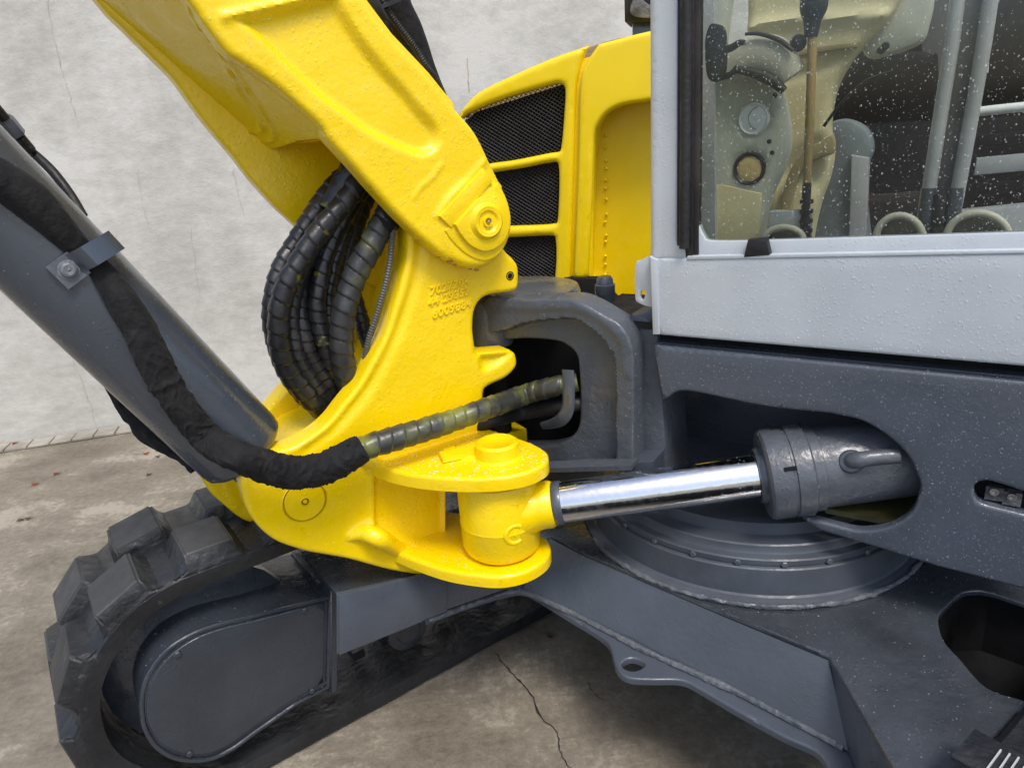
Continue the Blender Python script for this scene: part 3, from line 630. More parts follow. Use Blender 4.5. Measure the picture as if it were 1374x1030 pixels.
tube('flange_root_rib', [PP.off(-.01).px(462, 722), PP.off(.004).px(486, 714), PP.off(.03).px(510, 722), hp(540, 740, ZB+.022), hp(575, 753, ZB+.022)], [.010, .020, .022, .018, .012], M_yel, post, seg=20)
tube('flange_root_rib', [PP.off(-.02).px(484, 600), PP.off(.0).px(490, 612), hp(515, 626, ZT-.016), hp(550, 632, ZT-.018)], [.010, .018, .017, .012], M_yel, post, seg=20)
drops(clev, 420, .002, .0055, up=.8, seed=4)
bot_out = [(455, 735, 1), (470, 742), (500, 752), (560, 768), (610, 780), (650, 784), (690, 783), (720, 775), (737, 760), (738, 742), (725, 728), (700, 715, 1), (600, 700, 1), (480, 700, 1)]
# lower plate: rim traced on its top face
low = cast('lower_clevis_plate', hplane(ZB+.035), [(478, 712, 1), (500, 724), (540, 744), (590, 762), (630, 770), (670, 773), (705, 766), (730, 752), (739, 737), (734, 722), (715, 712, 1), (640, 690, 1), (560, 680, 1), (490, 690, 1)], .030, .009, [], M_yel, post, res=.008, wav=.002)
drops(low, 200, .0012, .003, up=.3, seed=5)
# ---------------- swing cylinder
ax_xy = np.array([-.052, 1.45, 0]); rb = .083
def at_xy(xy, z): return np.array([xy[0], xy[1], z])
swc = empty('swing_cylinder_group', (.3, 1.4, .7))
bpy.data.objects.remove(swc)
lathe('lower_pin_gap', cL+nb*.0004, nb, [(.0456, .0), (.0457, .0012), (.0464, .0012), (.0466, .0)], M_crackd, post, seg=48)
lathe('fitting_gap', cL+nb*.001, nb, [(.0048, .0), (.0055, .0018), (.0078, .0018), (.0085, .0)], M_crackd, post, seg=20)
pr0 = dp(752, 674, 1.425); pr1 = dp(1037, 635, 1.362)
rod_ax = unit(pr1-pr0)
barrel = lathe('swing_cylinder', pr1-rod_ax*.03, rod_ax, [(0, .0), (.051, 0), (.053, .004), (.056, .008), (.090, .009), (.096, .014), (.097, .020), (.097, .055), (.094, .057), (.094, .061), (.097, .063), (.0975, .095), (.093, .098), (.091, .10), (.091, .118), (.086, .120), (.082, .60), (0, .60)], M_gryc, ex, seg=64)
cax = pr1-rod_ax*.03
lathe('gland_recess', cax, rod_ax, [(.047, -.001), (.052, -.001), (.053, -.004), (.058, -.004), (.062, .002), (.062, .010)], M_gry, barrel, seg=40)
# dogs / slot on the gland and the port pipe
for k, th in enumerate((-.9, .2, 1.4, 2.6)):
    e1 = unit(np.cross(Z, rod_ax)); e2 = np.cross(rod_ax, e1); dv = e1*math.cos(th)+e2*math.sin(th)
    g = Geo(); g.add(*box_geo(cax+rod_ax*.050+dv*.094, (rod_ax, np.cross(rod_ax, dv), dv), (.012, .004, .006))); g.obj('gland_notch', M_dark, barrel)
def hitc(u, v, P0, ax, R):
    r = unit(ray(u, v)); o = CAM-P0; dv = r-ax*(r@ax); ov = o-ax*(o@ax); a_ = dv@dv; b_ = 2*dv@ov; c_ = ov@ov-R*R; D = max(b_*b_-4*a_*c_, 0); return CAM+r*(-b_-math.sqrt(D))/(2*a_)
tube('port_pipe', [hitc(1140, 618, pr1, rod_ax, .080), hitc(1150, 617, pr1, rod_ax, .100), hitc(1172, 614, pr1, rod_ax, .105), hitc(1204, 611, pr1, rod_ax, .100)], [.019, .0165, .0155, .016], M_gryc, barrel, seg=20)
lathe('port_boss', hitc(1143, 619, pr1, rod_ax, .082), unit(CAM-hitc(1143, 619, pr1, rod_ax, .082)+np.array([-.3, 0, 0])), [(.024, -.02), (.024, .010), (.020, .016), (.016, .017), (0, .017)], M_gryc, barrel, seg=24)
rod = lathe('chrome_rod', pr0, rod_ax, [(0, 0), (.0465, 0), (.0465, np.linalg.norm(pr1-pr0)+.02), (0, np.linalg.norm(pr1-pr0)+.02)], M_chr, barrel, seg=64, ang=30)
drops(rod, 170, .0008, .0020, seed=6)
drops(barrel, 300, .0008, .0018, seed=16)
lathe('rod_collar', pr0-rod_ax*.014, rod_ax, [(0, 0), (.048, 0), (.050, .003), (.050, .016), (.049, .019), (.046, .020)], M_gry, barrel, seg=48)
eye = lathe('rod_eye', at_xy(ax_xy, 0), Z, [(0, .592), (.078, .592), (.087, .600), (.092, .612), (.092, .668), (.0935, .672), (.092, .677), (.092, .765), (.087, .778), (.070, .786), (.066, .790), (.066, .812), (0, .812)], M_yel, barrel, seg=64)
pe = at_xy(ax_xy, (pr0[2])); 
nk0 = pr0-rod_ax*.115; lathe('rod_eye_neck', nk0, rod_ax, [(0, 0), (.072, 0), (.066, .035), (.057, .058), (.054, .072), (.054, .092), (.050, .100), (0, .1015)], M_yel, barrel, seg=48)
dR = unit(at_xy(ax_xy, 0)*0+np.array([.30, -.95, 0])); dR = unit(np.array([.36, -.93, 0])); cR = at_xy(ax_xy, .672)+dR*.088
g = Geo(); V = []; 
def torus_arc(c, ax, R, r, a0, a1, seg=28, sr=10):
    ax = unit(ax); e1 = unit(np.cross(Z, ax)); e2 = np.cross(ax, e1); V = []; Fq = []
    for k in range(seg+1):
        t = a0+(a1-a0)*k/seg; d = e1*math.cos(t)+e2*math.sin(t)
        for j in range(sr): p = 2*math.pi*j/sr; V.append(np.array(c)+d*(R+r*math.cos(p))+ax*r*math.sin(p))
    for k in range(seg):
        for j in range(sr): Fq.append((k*sr+j, k*sr+(j+1) % sr, (k+1)*sr+(j+1) % sr, (k+1)*sr+j))
    return V, Fq
g.add(*torus_arc(cR, dR, .021, .0065, math.radians(50), math.radians(310))); g.obj('grease_port_collar', M_yel, barrel)
lathe('grease_port', cR, dR, [(0, .006), (.004, .006), (.005, .002), (.008, .001), (.011, .004), (.013, 0)], M_yel, barrel, seg=14)

# ---------------- swing bracket (grey casting on the frame nose)
pvt = np.array([-.045, 1.79, 0.])
PG = Plane(pvt+nf*.075+Z*1.0, nf)
br_out = [(642, 414), (657, 398, 1), (700, 402), (733, 402), (766, 402), (790, 411), (812, 424), (832, 437), (846, 460), (850, 490), (850, 560), (850, 640, 1), (690, 640, 1), (690, 605, 1), (733, 604), (756, 595), (768, 578), (770, 545), (768, 500), (764, 480), (748, 466), (728, 461), (694, 459, 1), (655, 462, 1), (640, 450)]
brf = [('recess', [(700, 433, 1), (733, 428), (766, 427), (783, 433), (800, 446), (818, 466), (826, 487), (827, 560), (828, 700, 1), (600, 700, 1), (600, 460, 1), (680, 441, 1)], .032, .009),
       ('line', [(657, 408), (700, 413), (766, 412), (800, 425), (832, 455), (840, 500)], .003, .010)]
brk = cast('swing_bracket', PG, br_out, .075, .007, brf, M_gryc, ex, res=.0055, wav=.0015)
lathe('bracket_ear_boss', [pvt[0]+.0, pvt[1]-.03, 0], Z, [(0, 1.0), (.056, 1.0), (.058, 1.004), (.058, 1.09), (.052, 1.115), (.03, 1.13), (0, 1.132)], M_gryc, brk, seg=40)
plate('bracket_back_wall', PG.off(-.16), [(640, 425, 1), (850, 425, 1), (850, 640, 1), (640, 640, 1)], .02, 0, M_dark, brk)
# lid behind the arm
lathe('bracket_top_cover', [pvt[0]+.09, pvt[1]+.06, 0], Z, [(.15, 1.05), (.155, 1.105), (.15, 1.12), (.13, 1.125), (0, 1.125)], M_gry, brk, seg=48)
# lower lip of bracket
g = Geo(); c0 = PG.px(735, 622)+Z*0; c1 = PG.px(846, 618)
g.add(*box_geo((c0+c1)/2+nf*.02, (unit(c1-c0), nf, Z), (np.linalg.norm(c1-c0)/2+.02, .022, .006))); g.obj('bracket_foot_flange', M_gryc, brk)
g = Geo(); c0 = PG.px(720, 640); c1 = PG.px(852, 634)
g.add(*box_geo((c0+c1)/2-nf*.05, (unit(c1-c0), nf, Z), (np.linalg.norm(c1-c0)/2+.05, .06, .03))); g.obj('bracket_foot', M_gry, brk)
# hose guard strap in the opening
tube('hose_guard_strap', [PG.off(.015).px(762, 496), PG.off(.018).px(763, 520), PG.off(.018).px(762, 548), PG.off(.016).px(754, 562), PG.off(.0).px(742, 568), PG.off(-.02).px(728, 571)], [.016, .016, .016, .016, .013, .010], M_gry, brk, seg=16, flat=(nf, .3))
# pivot pin column seen in the gap, and the yellow lower lug of the post
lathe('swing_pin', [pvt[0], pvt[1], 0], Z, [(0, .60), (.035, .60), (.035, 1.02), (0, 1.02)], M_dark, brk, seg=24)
g = Geo(); g.add(*box_geo(PP.off(-.16).px(672, 590)+Z*.0, (PP.e1, PP.e2, nb), (.055, .035, .05))); g.obj('post_lower_lug', M_yel, post)
drops(brk, 250, .0009, .002, seed=7)

# ---------------- slew frame: side beam with cut-out
beam_out = [(876, 463, 1), (1374, 512, 1), (1450, 520, 1), (1450, 808, 1), (1374, 791, 1), (1260, 761, 1), (1187, 738, 1), (1100, 712, 1), (1073, 693), (1100, 699), (1126, 706), (1156, 712), (1194, 706), (1221, 689), (1232, 667), (1235, 651), (1230, 636), (1219, 613), (1197, 590), (1159, 566), (1114, 555, 1), (1028, 546), (935, 527), (909, 526), (897, 534), (888, 538, 1), (878, 480, 1)]
slot = [(1307, 657), (1310, 649), (1322, 645), (1340, 649), (1374, 660), (1430, 676, 1), (1430, 706, 1), (1374, 690), (1325, 678), (1311, 671)]
beam = cast('slew_frame', PF, beam_out, .022, .007, [], M_gry, ex, res=.02, holes=[slot], ang=40)
drops(beam, 2300, .0006, .0016, seed=8)
# beam top flange
p0 = PF.px(874, 464); p1 = PF.px(1450, 520)
g = Geo(); g.add(*box_geo((p0+p1)/2-nf*.22+Z*(-.004), (unit(p1-p0), nf, Z), (np.linalg.norm(p1-p0)/2, .198, .007))); tf = g.obj('frame_top_flange', M_gry, beam)
# recessed inner wall and box
PI = PF.off(-.40)
plate('frame_inner_wall', PI, [(840, 405, 1), (866, 412, 1), (885, 440, 1), (1450, 500, 1), (1450, 800, 1), (1280, 770, 1), (1000, 700, 1), (845, 668, 1)], .02, .003, M_gry, beam)
tube('frame_nose_column', [PF.off(-.10).px(868, 430), PF.off(-.10).px(869, 640)], [.05, .05], M_gry, beam, seg=24, flat=(nf, .5), smooth=False) if False else None
fl0 = PF.off(-.10).px(1000, 700); fl1 = PF.off(-.10).px(1400, 800)
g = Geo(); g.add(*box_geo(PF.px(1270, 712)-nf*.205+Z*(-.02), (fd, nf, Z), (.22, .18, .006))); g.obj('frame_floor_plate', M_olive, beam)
# nose plate between bracket and cab
plate('frame_nose_plate', PF.off(-.035), [(846, 422, 1), (862, 424), (878, 440), (884, 470), (900, 700, 1), (846, 650, 1)], .15, .006, M_gryc, beam)
lathe('nose_mount_bolt', dp(813, 424, 1.78), Z, [(0, .105), (.016, .104), (.021, .096), (.022, .085), (.026, .083), (.026, .060), (.024, .057), (.024, -.03)], M_gry, beam, seg=20)
hexbolt('nose_small_bolt', dp(836, 421, 1.75), Z, .016, .022, M_gry, beam)
g = Geo(); g.add(*box_geo(hp(868, 432, 1.075)-nf*.10, (fd, nf, Z), (.16, .13, .008))); g.obj('frame_deck_plate', M_dark2, beam)
# slot fittings
for (u, v, c, w_) in ((1334, 660, 0, .019), (1358, 667, 1, .019)):
    g = Geo(); cc = PF.off(-.02).px(u, v); g.add(*box_geo(cc, (fd, nf, Z), (.014, .008, .013))); fb = g.obj('slot_clamp_block', M_cast, beam)
    lathe('clamp_screw', PF.off(-.012).px(u, v-2), nf, [(0, .004), (.004, .004), (.0045, .007), (.0075, .007), (.008, 0)], M_steel, fb, seg=12)
g = Geo(); g.add(*box_geo(PF.off(-.035).px(1375, 680), (fd, nf, Z), (.10, .004, .05))); g.obj('slot_back_plate', M_dark, beam)
plate('slot_lip', PF.off(-.012), [(1311, 669, 1), (1326, 673, 1), (1430, 700, 1), (1430, 712, 1), (1325, 682, 1)], .012, .002, M_gry, beam)

# ---------------- turntable
ct = np.array([.602, 1.692, 0.])
tur = lathe('turntable', ct, Z, [(.432, .500), (.434, .507), (.428, .510), (.413, .512), (.409, .516), (.407, .578), (.404, .581), (.395, .582), (.398, .584), (.399, .596), (.396, .599), (.378, .600), (.376, .603), (.375, .618), (.372, .621), (.335, .622), (.333, .650), (.0, .65)], M_grym, ex, seg=128, ang=30)
for k in range(26):
    th = 2*math.pi*k/26; d = np.array([math.cos(th), math.sin(th), 0]); 
    if d[1] > .35: continue
    hexbolt('ring_bolt', ct+d*.3985+Z*.589, d, .0075, .006, M_gry, tur)
tube('ring_weld_bead', [ct+np.array([math.cos(t)*.434, math.sin(t)*.434, .506]) for t in np.linspace(-2.9, -.1, 60)], .006, M_wear, tur, seg=10, ds=.004, prof=lambda s, th, i: 1+.45*noise.noise(Vector((s*60, th, 2.)))+.35*noise.noise(Vector((s*9, 0, 5.)))+.10*math.sin(s*800))

# ---------------- undercarriage
PH5 = hplane(.50)
und_top = [(640, 700, 1), (740, 718, 1), (780, 740, 1), (944, 811, 1), (1100, 874), (1112, 882), (1121, 895), (1147, 939, 1), (1200, 1032, 1), (1250, 1120, 1), (1295, 1060, 1), (1310, 1028, 1), (1366, 955, 1), (1400, 962, 1), (1470, 975, 1), (1400, 760, 1), (1100, 640, 1), (800, 660, 1)]
hole = [(1260, 827), (1272, 812), (1290, 796), (1306, 792), (1330, 794), (1374, 808), (1440, 828, 1), (1440, 960, 1), (1374, 938, 1), (1325, 921), (1290, 884), (1266, 856)]
uc = cast('undercarriage', PH5, und_top, .012, .006, [], M_gryw, ex, res=.02, holes=[hole], ang=40, wav=.003)
drops(uc, 1200, .0007, .0019, up=.5, seed=9)
# hole: dark box inside
def wall_strip(name, pts_top, dz, thick, mat, parent, lean=(0, 0, 0)):
    g = Geo(); lean = np.array(lean, float)
    for i in range(len(pts_top)-1):
        p, q = np.array(pts_top[i]), np.array(pts_top[i+1]); d = unit(q-p); n_ = unit(np.cross(d, Z)); n_ = n_ if n_ @ (CAM-p) > 0 else -n_
        g.add([p, q, q-Z*dz+lean, p-Z*dz+lean, p-n_*thick, q-n_*thick, q-n_*thick-Z*dz+lean, p-n_*thick-Z*dz+lean], [(0, 1, 2, 3), (7, 6, 5, 4), (4, 5, 1, 0), (3, 2, 6, 7), (5, 6, 2, 1), (4, 0, 3, 7)])
    return g.obj(name, mat, parent)
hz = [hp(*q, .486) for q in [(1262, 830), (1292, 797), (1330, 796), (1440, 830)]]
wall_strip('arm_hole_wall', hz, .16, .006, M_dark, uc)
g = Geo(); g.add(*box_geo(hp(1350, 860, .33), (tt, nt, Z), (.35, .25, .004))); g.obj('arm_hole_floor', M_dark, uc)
# arm fascia
ztop = .492
ft = [hp(738, 719, ztop), hp(780, 741, ztop), hp(944, 812, ztop), hp(1108, 880, ztop)]
fb_ = [hp(700, 789, .36), hp(780, 823, .36), hp(987, 922, .36), hp(1134, 1000, .36)]
V = ft+fb_; fas = mesh_obj('arm_side_plate', V+[v-np.array([-.0, -.012, 0])*-1 for v in V], [(0, 1, 5, 4), (1, 2, 6, 5), (2, 3, 7, 6)]+[(8, 12, 13, 9), (9, 13, 14, 10), (10, 14, 15, 11)]+[(3, 11, 15, 7), (0, 4, 12, 8)], M_gry, uc, ang=20)
g = Geo(); V = [hp(1108, 880, ztop), hp(1121, 893, ztop), hp(1147, 939, ztop), hp(1200, 1032, ztop), hp(1134, 1000, .36), hp(1142, 1015, .36), hp(1150, 1035, .36), hp(1165, 1100, .36)]
g.add(V, [(0, 1, 5, 4), (1, 2, 6, 5), (2, 3, 7, 6)]); g.obj('arm_end_plate', M_gry, uc, ang=60)
# lower flange with towing lug
PL = hplane(.355)
lfl = [(571, 831, 1), (600, 820), (640, 806), (677, 795), (700, 792), (718, 799), (760, 825), (800, 849), (817, 864), (823, 884), (830, 900), (845, 909), (875, 911), (915, 912), (942, 925), (990, 953), (1050, 986), (1092, 1005), (1106, 1020), (1120, 1050, 1), (1180, 1050, 1), (1134, 996, 1), (987, 918), (780, 819), (716, 788), (697, 783), (670, 787), (600, 812), (566, 826, 1)]
lug = cast('arm_lower_flange', PL, lfl, .016, .005, [], M_gry, uc, res=.012, holes=[[(834, 890), (840, 884), (850, 882), (861, 886), (865, 891), (858, 897), (848, 899), (838, 896)]], ang=40)
def weld(name, px, h, r, parent, mat=M_wear):
    P = [hp(u, v, h) for u, v in px]; tube(name, P, r, mat, parent, seg=8, ds=.004, prof=lambda s, th, i: 1+.22*noise.noise(Vector((s*90, th, 2.)))+.4*noise.noise(Vector((s*14, 0, 2.))), smooth=False)
weld('flange_weld_bead', [(575, 831), (677, 795), (698, 792), (718, 799), (780, 828), (866, 873), (987, 927), (1132, 1003)], .3595, .0075, uc)
weld('top_edge_weld_bead', [(780, 740), (944, 810), (1100, 874)], .498, .0035, uc, M_gryw)
# arm to the far track
wa, wb = np.array([-.47, 1.404, 0]), np.array([-.02, 1.601, 0]); wdir = unit(wb-wa); nw_ = np.array([wdir[1], -wdir[0], 0]); PA = Plane(wa+Z*.4, nw_)
arm2 = plate('far_arm_side_plate', PA, [(452, 798, 1), (558, 774, 1), (640, 745, 1), (745, 715, 1), (745, 790, 1), (700, 789, 1), (677, 791, 1), (571, 828, 1), (564, 833, 1), (452, 878, 1)], .012, .003, M_gry, uc)
plate('far_arm_cover_plate', PA.off(.006), [(455, 799, 1), (600, 763, 1), (600, 820, 1), (571, 831, 1), (564, 835, 1), (455, 879, 1)], .006, .002, M_gry, uc)
g = Geo(); q = [hp(452, 798, .497), hp(745, 715, .497)]; 
g.add([q[0], q[1], q[1]+nt*.25, q[0]+nt*.25, q[0]-Z*.01, q[1]-Z*.01, q[1]+nt*.25-Z*.01, q[0]+nt*.25-Z*.01], [(0, 1, 2, 3), (4, 7, 6, 5), (0, 4, 5, 1)]); g.obj('far_arm_top_plate', M_gryw, uc)

# ---------------- tracks
SC, ZC, RI, RO, RL = -.135, .335, .248, .296, .332
TW = .36
def track_path(s_end, n_arc=28, top_from=None):
    """outer profile of belt centre line angle list: (s, z, normal_s, normal_z)"""
    out = []
    for k in range(int((s_end-SC)/.05)+1): out.append((s_end-k*.05, 1.))
    return out
def belt_geo(off0, off1, r_in, r_out, s_end):
    V = []; P = []
    L = s_end-SC; nL = int(L/.04)
    for i in range(nL+1): P.append((s_end-L*i/nL, ZC, 0, 1))
    for k in range(1, 33): th = math.pi/2+math.pi*k/32; P.append((SC, ZC, math.cos(th), math.sin(th)))
    for i in range(1, nL+1): P.append((SC+L*i/nL, ZC, 0, -1))
    Fq = []; 
    prof = [(off0, r_in), (off0-.004, r_in+.012), (off0-.004, r_out-.010), (off0+.012, r_out), (off1-.012, r_out), (off1, r_out-.01), (off1, r_in)]
    n_ = len(prof)
    for j, (s, z, a_, b_) in enumerate(P):
        for w_, r in prof:
            jit = .0025*noise.noise(Vector((s*9+a_*3, w_*25, b_*3+r*30))); V.append(TP(s+a_*(r+jit), w_, z+b_*(r+jit+.034*max(0, -b_)**6)))
    for j in range(len(P)-1):
        for k in range(n_): a0_, b0_ = j*n_+k, j*n_+(k+1) % n_; Fq.append((a0_, b0_, b0_+n_, a0_+n_))
    return V, Fq
def lug_at(phi_s, off0, off1, flare):
    """phi_s: ('a', angle) around the sprocket or ('t', s) on the top / ('b', s) on the bottom run"""
    k, v = phi_s
    def fr(da):
        if k == 'a': th = v+da/.31; return (SC, ZC, math.cos(th), math.sin(th))
        if k == 't': return (v-da, ZC, 0, 1)
        return (v+da, ZC, 0, -1)
    bw, tw = .088, .052; V = []
    rows = [(off0-.003, 0.), (off0+.014, 1.), (off1-.014, 1.), (off1, 0.)]
    for (w_, t_) in rows:
        hw_b = bw*(1 if w_ < (off0+off1)/2 else (1 if flare else .8)); hw_t = tw
        for (da, r) in ((-hw_b, RO-.008), (-.070, RO+.008*t_-.004), (-hw_t, RO+(RL-RO)*t_ if t_ else RO+.006), (hw_t, RO+(RL-RO)*t_ if t_ else RO+.006), (.070, RO+.008*t_-.004), (hw_b, RO-.008)):
            s, z, a_, b_ = fr(da); V.append(TP(s+a_*r, w_, z+b_*r))
    Fq = []
    for i in range(3):
        for j in range(5): a0_ = i*6+j; Fq.append((a0_, a0_+1, a0_+7, a0_+6))
    Fq += [(0, 1, 2, 3, 4, 5), (18, 23, 22, 21, 20, 19)]
    return V, Fq
def make_track(off, s_end, face_in=True, lugs=True):
    V, Fq = belt_geo(off, off+TW, RI, RO, s_end)
    tr = mesh_obj('rubber_track', V, Fq, M_trk, ex, ang=45)
    if lugs:
        rows = []
        pitch = math.radians(34)
        for k in range(-1, 5): rows.append((('a', math.radians(84)+pitch*k if k else math.radians(84)), 0))
        spots = [('a', math.radians(x)) for x in (118, 153, 188, 223)]+[('t', SC+.048+.195*k) for k in range(0, int((s_end-SC)/.195))]
        spots2 = [('a', math.radians(x)) for x in (103, 138, 173, 208)]+[('t', SC+.142+.195*k) for k in range(0, int((s_end-SC)/.195))]
        for sp, o0, o1 in [(s_, off, off+.175) for s_ in spots]+[(s_, off+.355, off+.185) for s_ in spots2]:
            if o0 > o1:
                V, Fq = lug_at(sp, 0, .17, True); V = [np.array(v) for v in V]
                # mirror across the belt
                V = [v+nt*((off+TW)-2*((v-A0) @ nt)) if False else v+nt*(off+TW-2*((v-A0) @ nt)) for v in V]
            else: V, Fq = lug_at(sp, o0, o1, True)
            lg = mesh_obj('tread_lug', V, Fq, M_trk, tr, ang=20)
            bm = bmesh.new(); bm.from_mesh(lg.data); bmesh.ops.bevel(bm, geom=bm.edges[:], offset=.005, segments=2, affect='EDGES', clamp_overlap=True); bm.to_mesh(lg.data); bm.free()
            lg.data.materials.append(M_trkface)
            lg.data.shade_smooth(); lg.data.set_sharp_from_angle(angle=math.radians(30))
            # worn outer face keeps its own smooth rubber
            cz_ = np.array([p.center[:] for p in lg.data.polygons])+ORG[lg.name]-A0
            for p, c_ in zip(lg.data.polygons, cz_):
                s = c_@tt; z = c_[2]; r = math.hypot(min(0, s-SC), z-ZC) if s < SC else abs(z-ZC)
                if r > RL-.014: p.material_index = 1
    return tr
trk = make_track(0.0, 2.3)
# inner face of the belt: drive lugs and rollers in the dark
for k in range(22):
    s = .25+.095*k; g = Geo(); g.add(*box_geo(TP(s, .17, ZC-RI+.012), (tt, nt, Z), (.018, .04, .014))); g.obj('drive_tooth', M_trk, trk)
for k in range(6):
    lathe('track_roller', TP(.38+.28*k, .05, ZC-RI+.075), nt, [(0, 0), (.035, 0), (.038, .003), (.062, .005), (.065, .02), (.05, .03), (.05, .20), (.065, .21), (.065, .24), (0, .24)], M_drum, trk, seg=28)
g = Geo(); g.add(*box_geo(TP(1.15, .16, .36), (tt, nt, Z), (1.0, .10, .07))); g.obj('roller_frame', M_drum, trk)
# final drive cover
PT = Plane(TP(0, -.012, 0), -nt)
cov = [(191, 962), (190, 936), (199, 905), (223, 873), (259, 850), (299, 836), (342, 826, 1), (443, 801, 1), (440, 921, 1), (398, 943, 1), (346, 979), (311, 1004), (279, 1018), (239, 1017), (211, 1002), (196, 980)]
co2 = to_plane(PT, cov)
drum = plate('final_drive_cover', PT, None, .27, .010, M_drum, ex, pts2=[co2])
cast('cover_face_panel', PT.off(.003), [(197, 960), (197, 938), (206, 908), (229, 879), (263, 856), (301, 842), (343, 832, 1), (436, 808, 1), (434, 916, 1), (395, 937, 1), (344, 972), (309, 998), (279, 1011), (242, 1010), (215, 996), (202, 978)], .006, .003, [], M_drum, drum, res=.03, ang=50)
rim = smooth2(cov); P3 = [PT.off(.001).px(*q) for q in rim]; P3.append(P3[0])
tube('cover_edge_bead', P3, .0055, M_drum, drum, seg=8, smooth=False, caps=False)
for (u, v) in ((238, 877), (254, 1010), (408, 818), (418, 926)): hexbolt('cover_bolt', PT.off(.003).px(u, v), -nt, .008, .006, M_drum, drum)
# end rib of the cover, standing up
rb0 = PT.off(.012)
q0, q1 = rb0.px(450, 792), rb0.px(447, 926)
g = Geo(); g.add([q0+tt*-.010+Z*.012, q0+tt*.012+Z*.012, q1+tt*.012-Z*.01, q1-tt*.010-Z*.01]+[p+nt*.27 for p in (q0+tt*-.010+Z*.012, q0+tt*.012+Z*.012, q1+tt*.012-Z*.01, q1-tt*.010-Z*.01)], [(0, 1, 2, 3), (7, 6, 5, 4), (0, 4, 5, 1), (1, 5, 6, 2), (2, 6, 7, 3), (0, 3, 7, 4)])
rib = g.obj('cover_end_rib', M_drum, drum)
bm = bmesh.new(); bm.from_mesh(rib.data); bmesh.ops.bevel(bm, geom=bm.edges[:], offset=.004, segments=2, affect='EDGES'); bm.to_mesh(rib.data); bm.free()
drops(drum, 500, .0008, .0020, seed=10)
lathe('sprocket', TP(SC, .10, ZC), nt, [(0, 0), (.15, 0), (.20, .01), (.235, .02), (.235, .05), (.19, .06), (.15, .07), (0, .07)], M_drum, trk, seg=26, ang=20)
# near track: only its top inner edge comes into the frame
NO = -1.262
g = Geo()
V = []; Fq = []
def tz(s, w_, z): return TP(s, w_, z)
for i in range(57):
    s = -.55+.05*i
    for w_, z in ((NO, .004), (NO-.005, .52), (NO-.02, .545+.004*noise.noise(Vector((s*20, 0, 0)))), (NO-.10, .55), (NO-.36, .55), (NO-.36, .004)): V.append(tz(s, w_, z+.006*noise.noise(Vector((s*30, w_*30, z*9)))))
for i in range(56):
    for k in range(5): a_ = i*6+k; Fq.append((a_, a_+1, a_+7, a_+6))
ntr = mesh_obj('rubber_track', V, Fq, M_trk, ex, ang=45)
M_groove = paint('pale_groove_edge', (.5, .5, .5), .5, 0, .2)
for (p_, q_) in (((1343, 1006), (1318, 1040)), ((1355, 1011), (1334, 1042)), ((1367, 1016), (1348, 1044)), ((1380, 1021), (1362, 1046))):
    a_, b_ = hp(*p_, .567), hp(*q_, .567); g = Geo(); g.add(*box_geo((a_+b_)/2, (unit(b_-a_), np.cross(Z, unit(b_-a_)), Z), (np.linalg.norm(b_-a_)/2, .0011, .002))); g.obj('tread_groove', M_groove, ntr)
g = Geo(); g.add(*box_geo(hp(1366, 1040, .56), (nt, tt, Z), (.075, .040, .004))); g.obj('tread_lug', M_trk, ntr)
for k in range(0):
    c = hp(random.uniform(1318, 1400), random.uniform(958, 1008), .556); lathe('mud_crumb', c, unit([random.uniform(-.4, .4), random.uniform(-.4, .4), 1]), [(0, .004), (.003, .003), (.005, 0)], M_trk if k % 3 else M_gryw, ntr, seg=6)

# ---------------- boom cylinder
def cz(u, v, d): return CAM + MC @ np.array([(u-687)/F_PX, (515-v)/F_PX, 1.])*d
RC = .097
c1 = cz(312, 590, RC*2*950/121); c2 = cz(50, 330, RC*2*950/146); cax_ = unit(c2-c1)
cend = c1-cax_*.045; clen = 1.15
bc = lathe('boom_cylinder', cend, cax_, [(0, 0), (.060, 0), (.085, .004), (.0945, .014), (RC, .030), (RC, clen), (0, clen)], M_cyl, ex, seg=96)
def hit(u, v, R):
    r = unit(ray(u, v)); o = CAM-c1; dv = r-cax_*(r@cax_); ov = o-cax_*(o@cax_); a_ = dv@dv; b_ = 2*dv@ov; c_ = ov@ov-R*R; D = b_*b_-4*a_*c_
    t = (-b_-math.sqrt(max(D, 0)))/(2*a_); return CAM+r*t
def onc(u, v, R=RC):
    return hit(u, v, R)
# clevis end of the cylinder between the ears
tube('cylinder_end_lug', [c1-cax_*.02, c1-cax_*.13], [.060, .055], M_cyl, bc, seg=20, smooth=False)
vv = unit((CAM-c1)-cax_*((CAM-c1)@cax_)); ww = np.cross(cax_, vv); ww = ww if ww[2] > 0 else -ww
def cang(P): q = P-c1; return math.atan2(q@ww, q@vv)
def cl(P): return (P-c1)@cax_
# clamp strap over the sleeve
pA, pB = onc(78, 350), onc(143, 352)
lmid = cl(onc(118, 347)); 
V = []; Fq = []; aa0, aa1 = cang(onc(92, 362))+.10, 1.0; hw = .019; n_ = 26
for i in range(n_+1):
    th = aa0+(aa1-aa0)*i/n_; lift = .005+.034*sstep((i/n_-.0)/.20)*(1-sstep((i/n_-.74)/.26)); lm = lmid+.012*(1-i/n_)-.004
    for j, (dl, dr) in enumerate(((-hw, 0), (-hw, .005), (hw, .005), (hw, 0))):
        d = vv*math.cos(th)+ww*math.sin(th); V.append(c1+cax_*(lm+dl)+d*(RC+lift+dr))
for i in range(n_):
    for j in range(4): a_ = i*4+j; b_ = i*4+(j+1) % 4; Fq.append((a_, b_, b_+4, a_+4))
Fq += [(0, 1, 2, 3), (n_*4+3, n_*4+2, n_*4+1, n_*4)]
strap = mesh_obj('hose_clamp_strap', V, Fq, M_cyl, bc, ang=30)
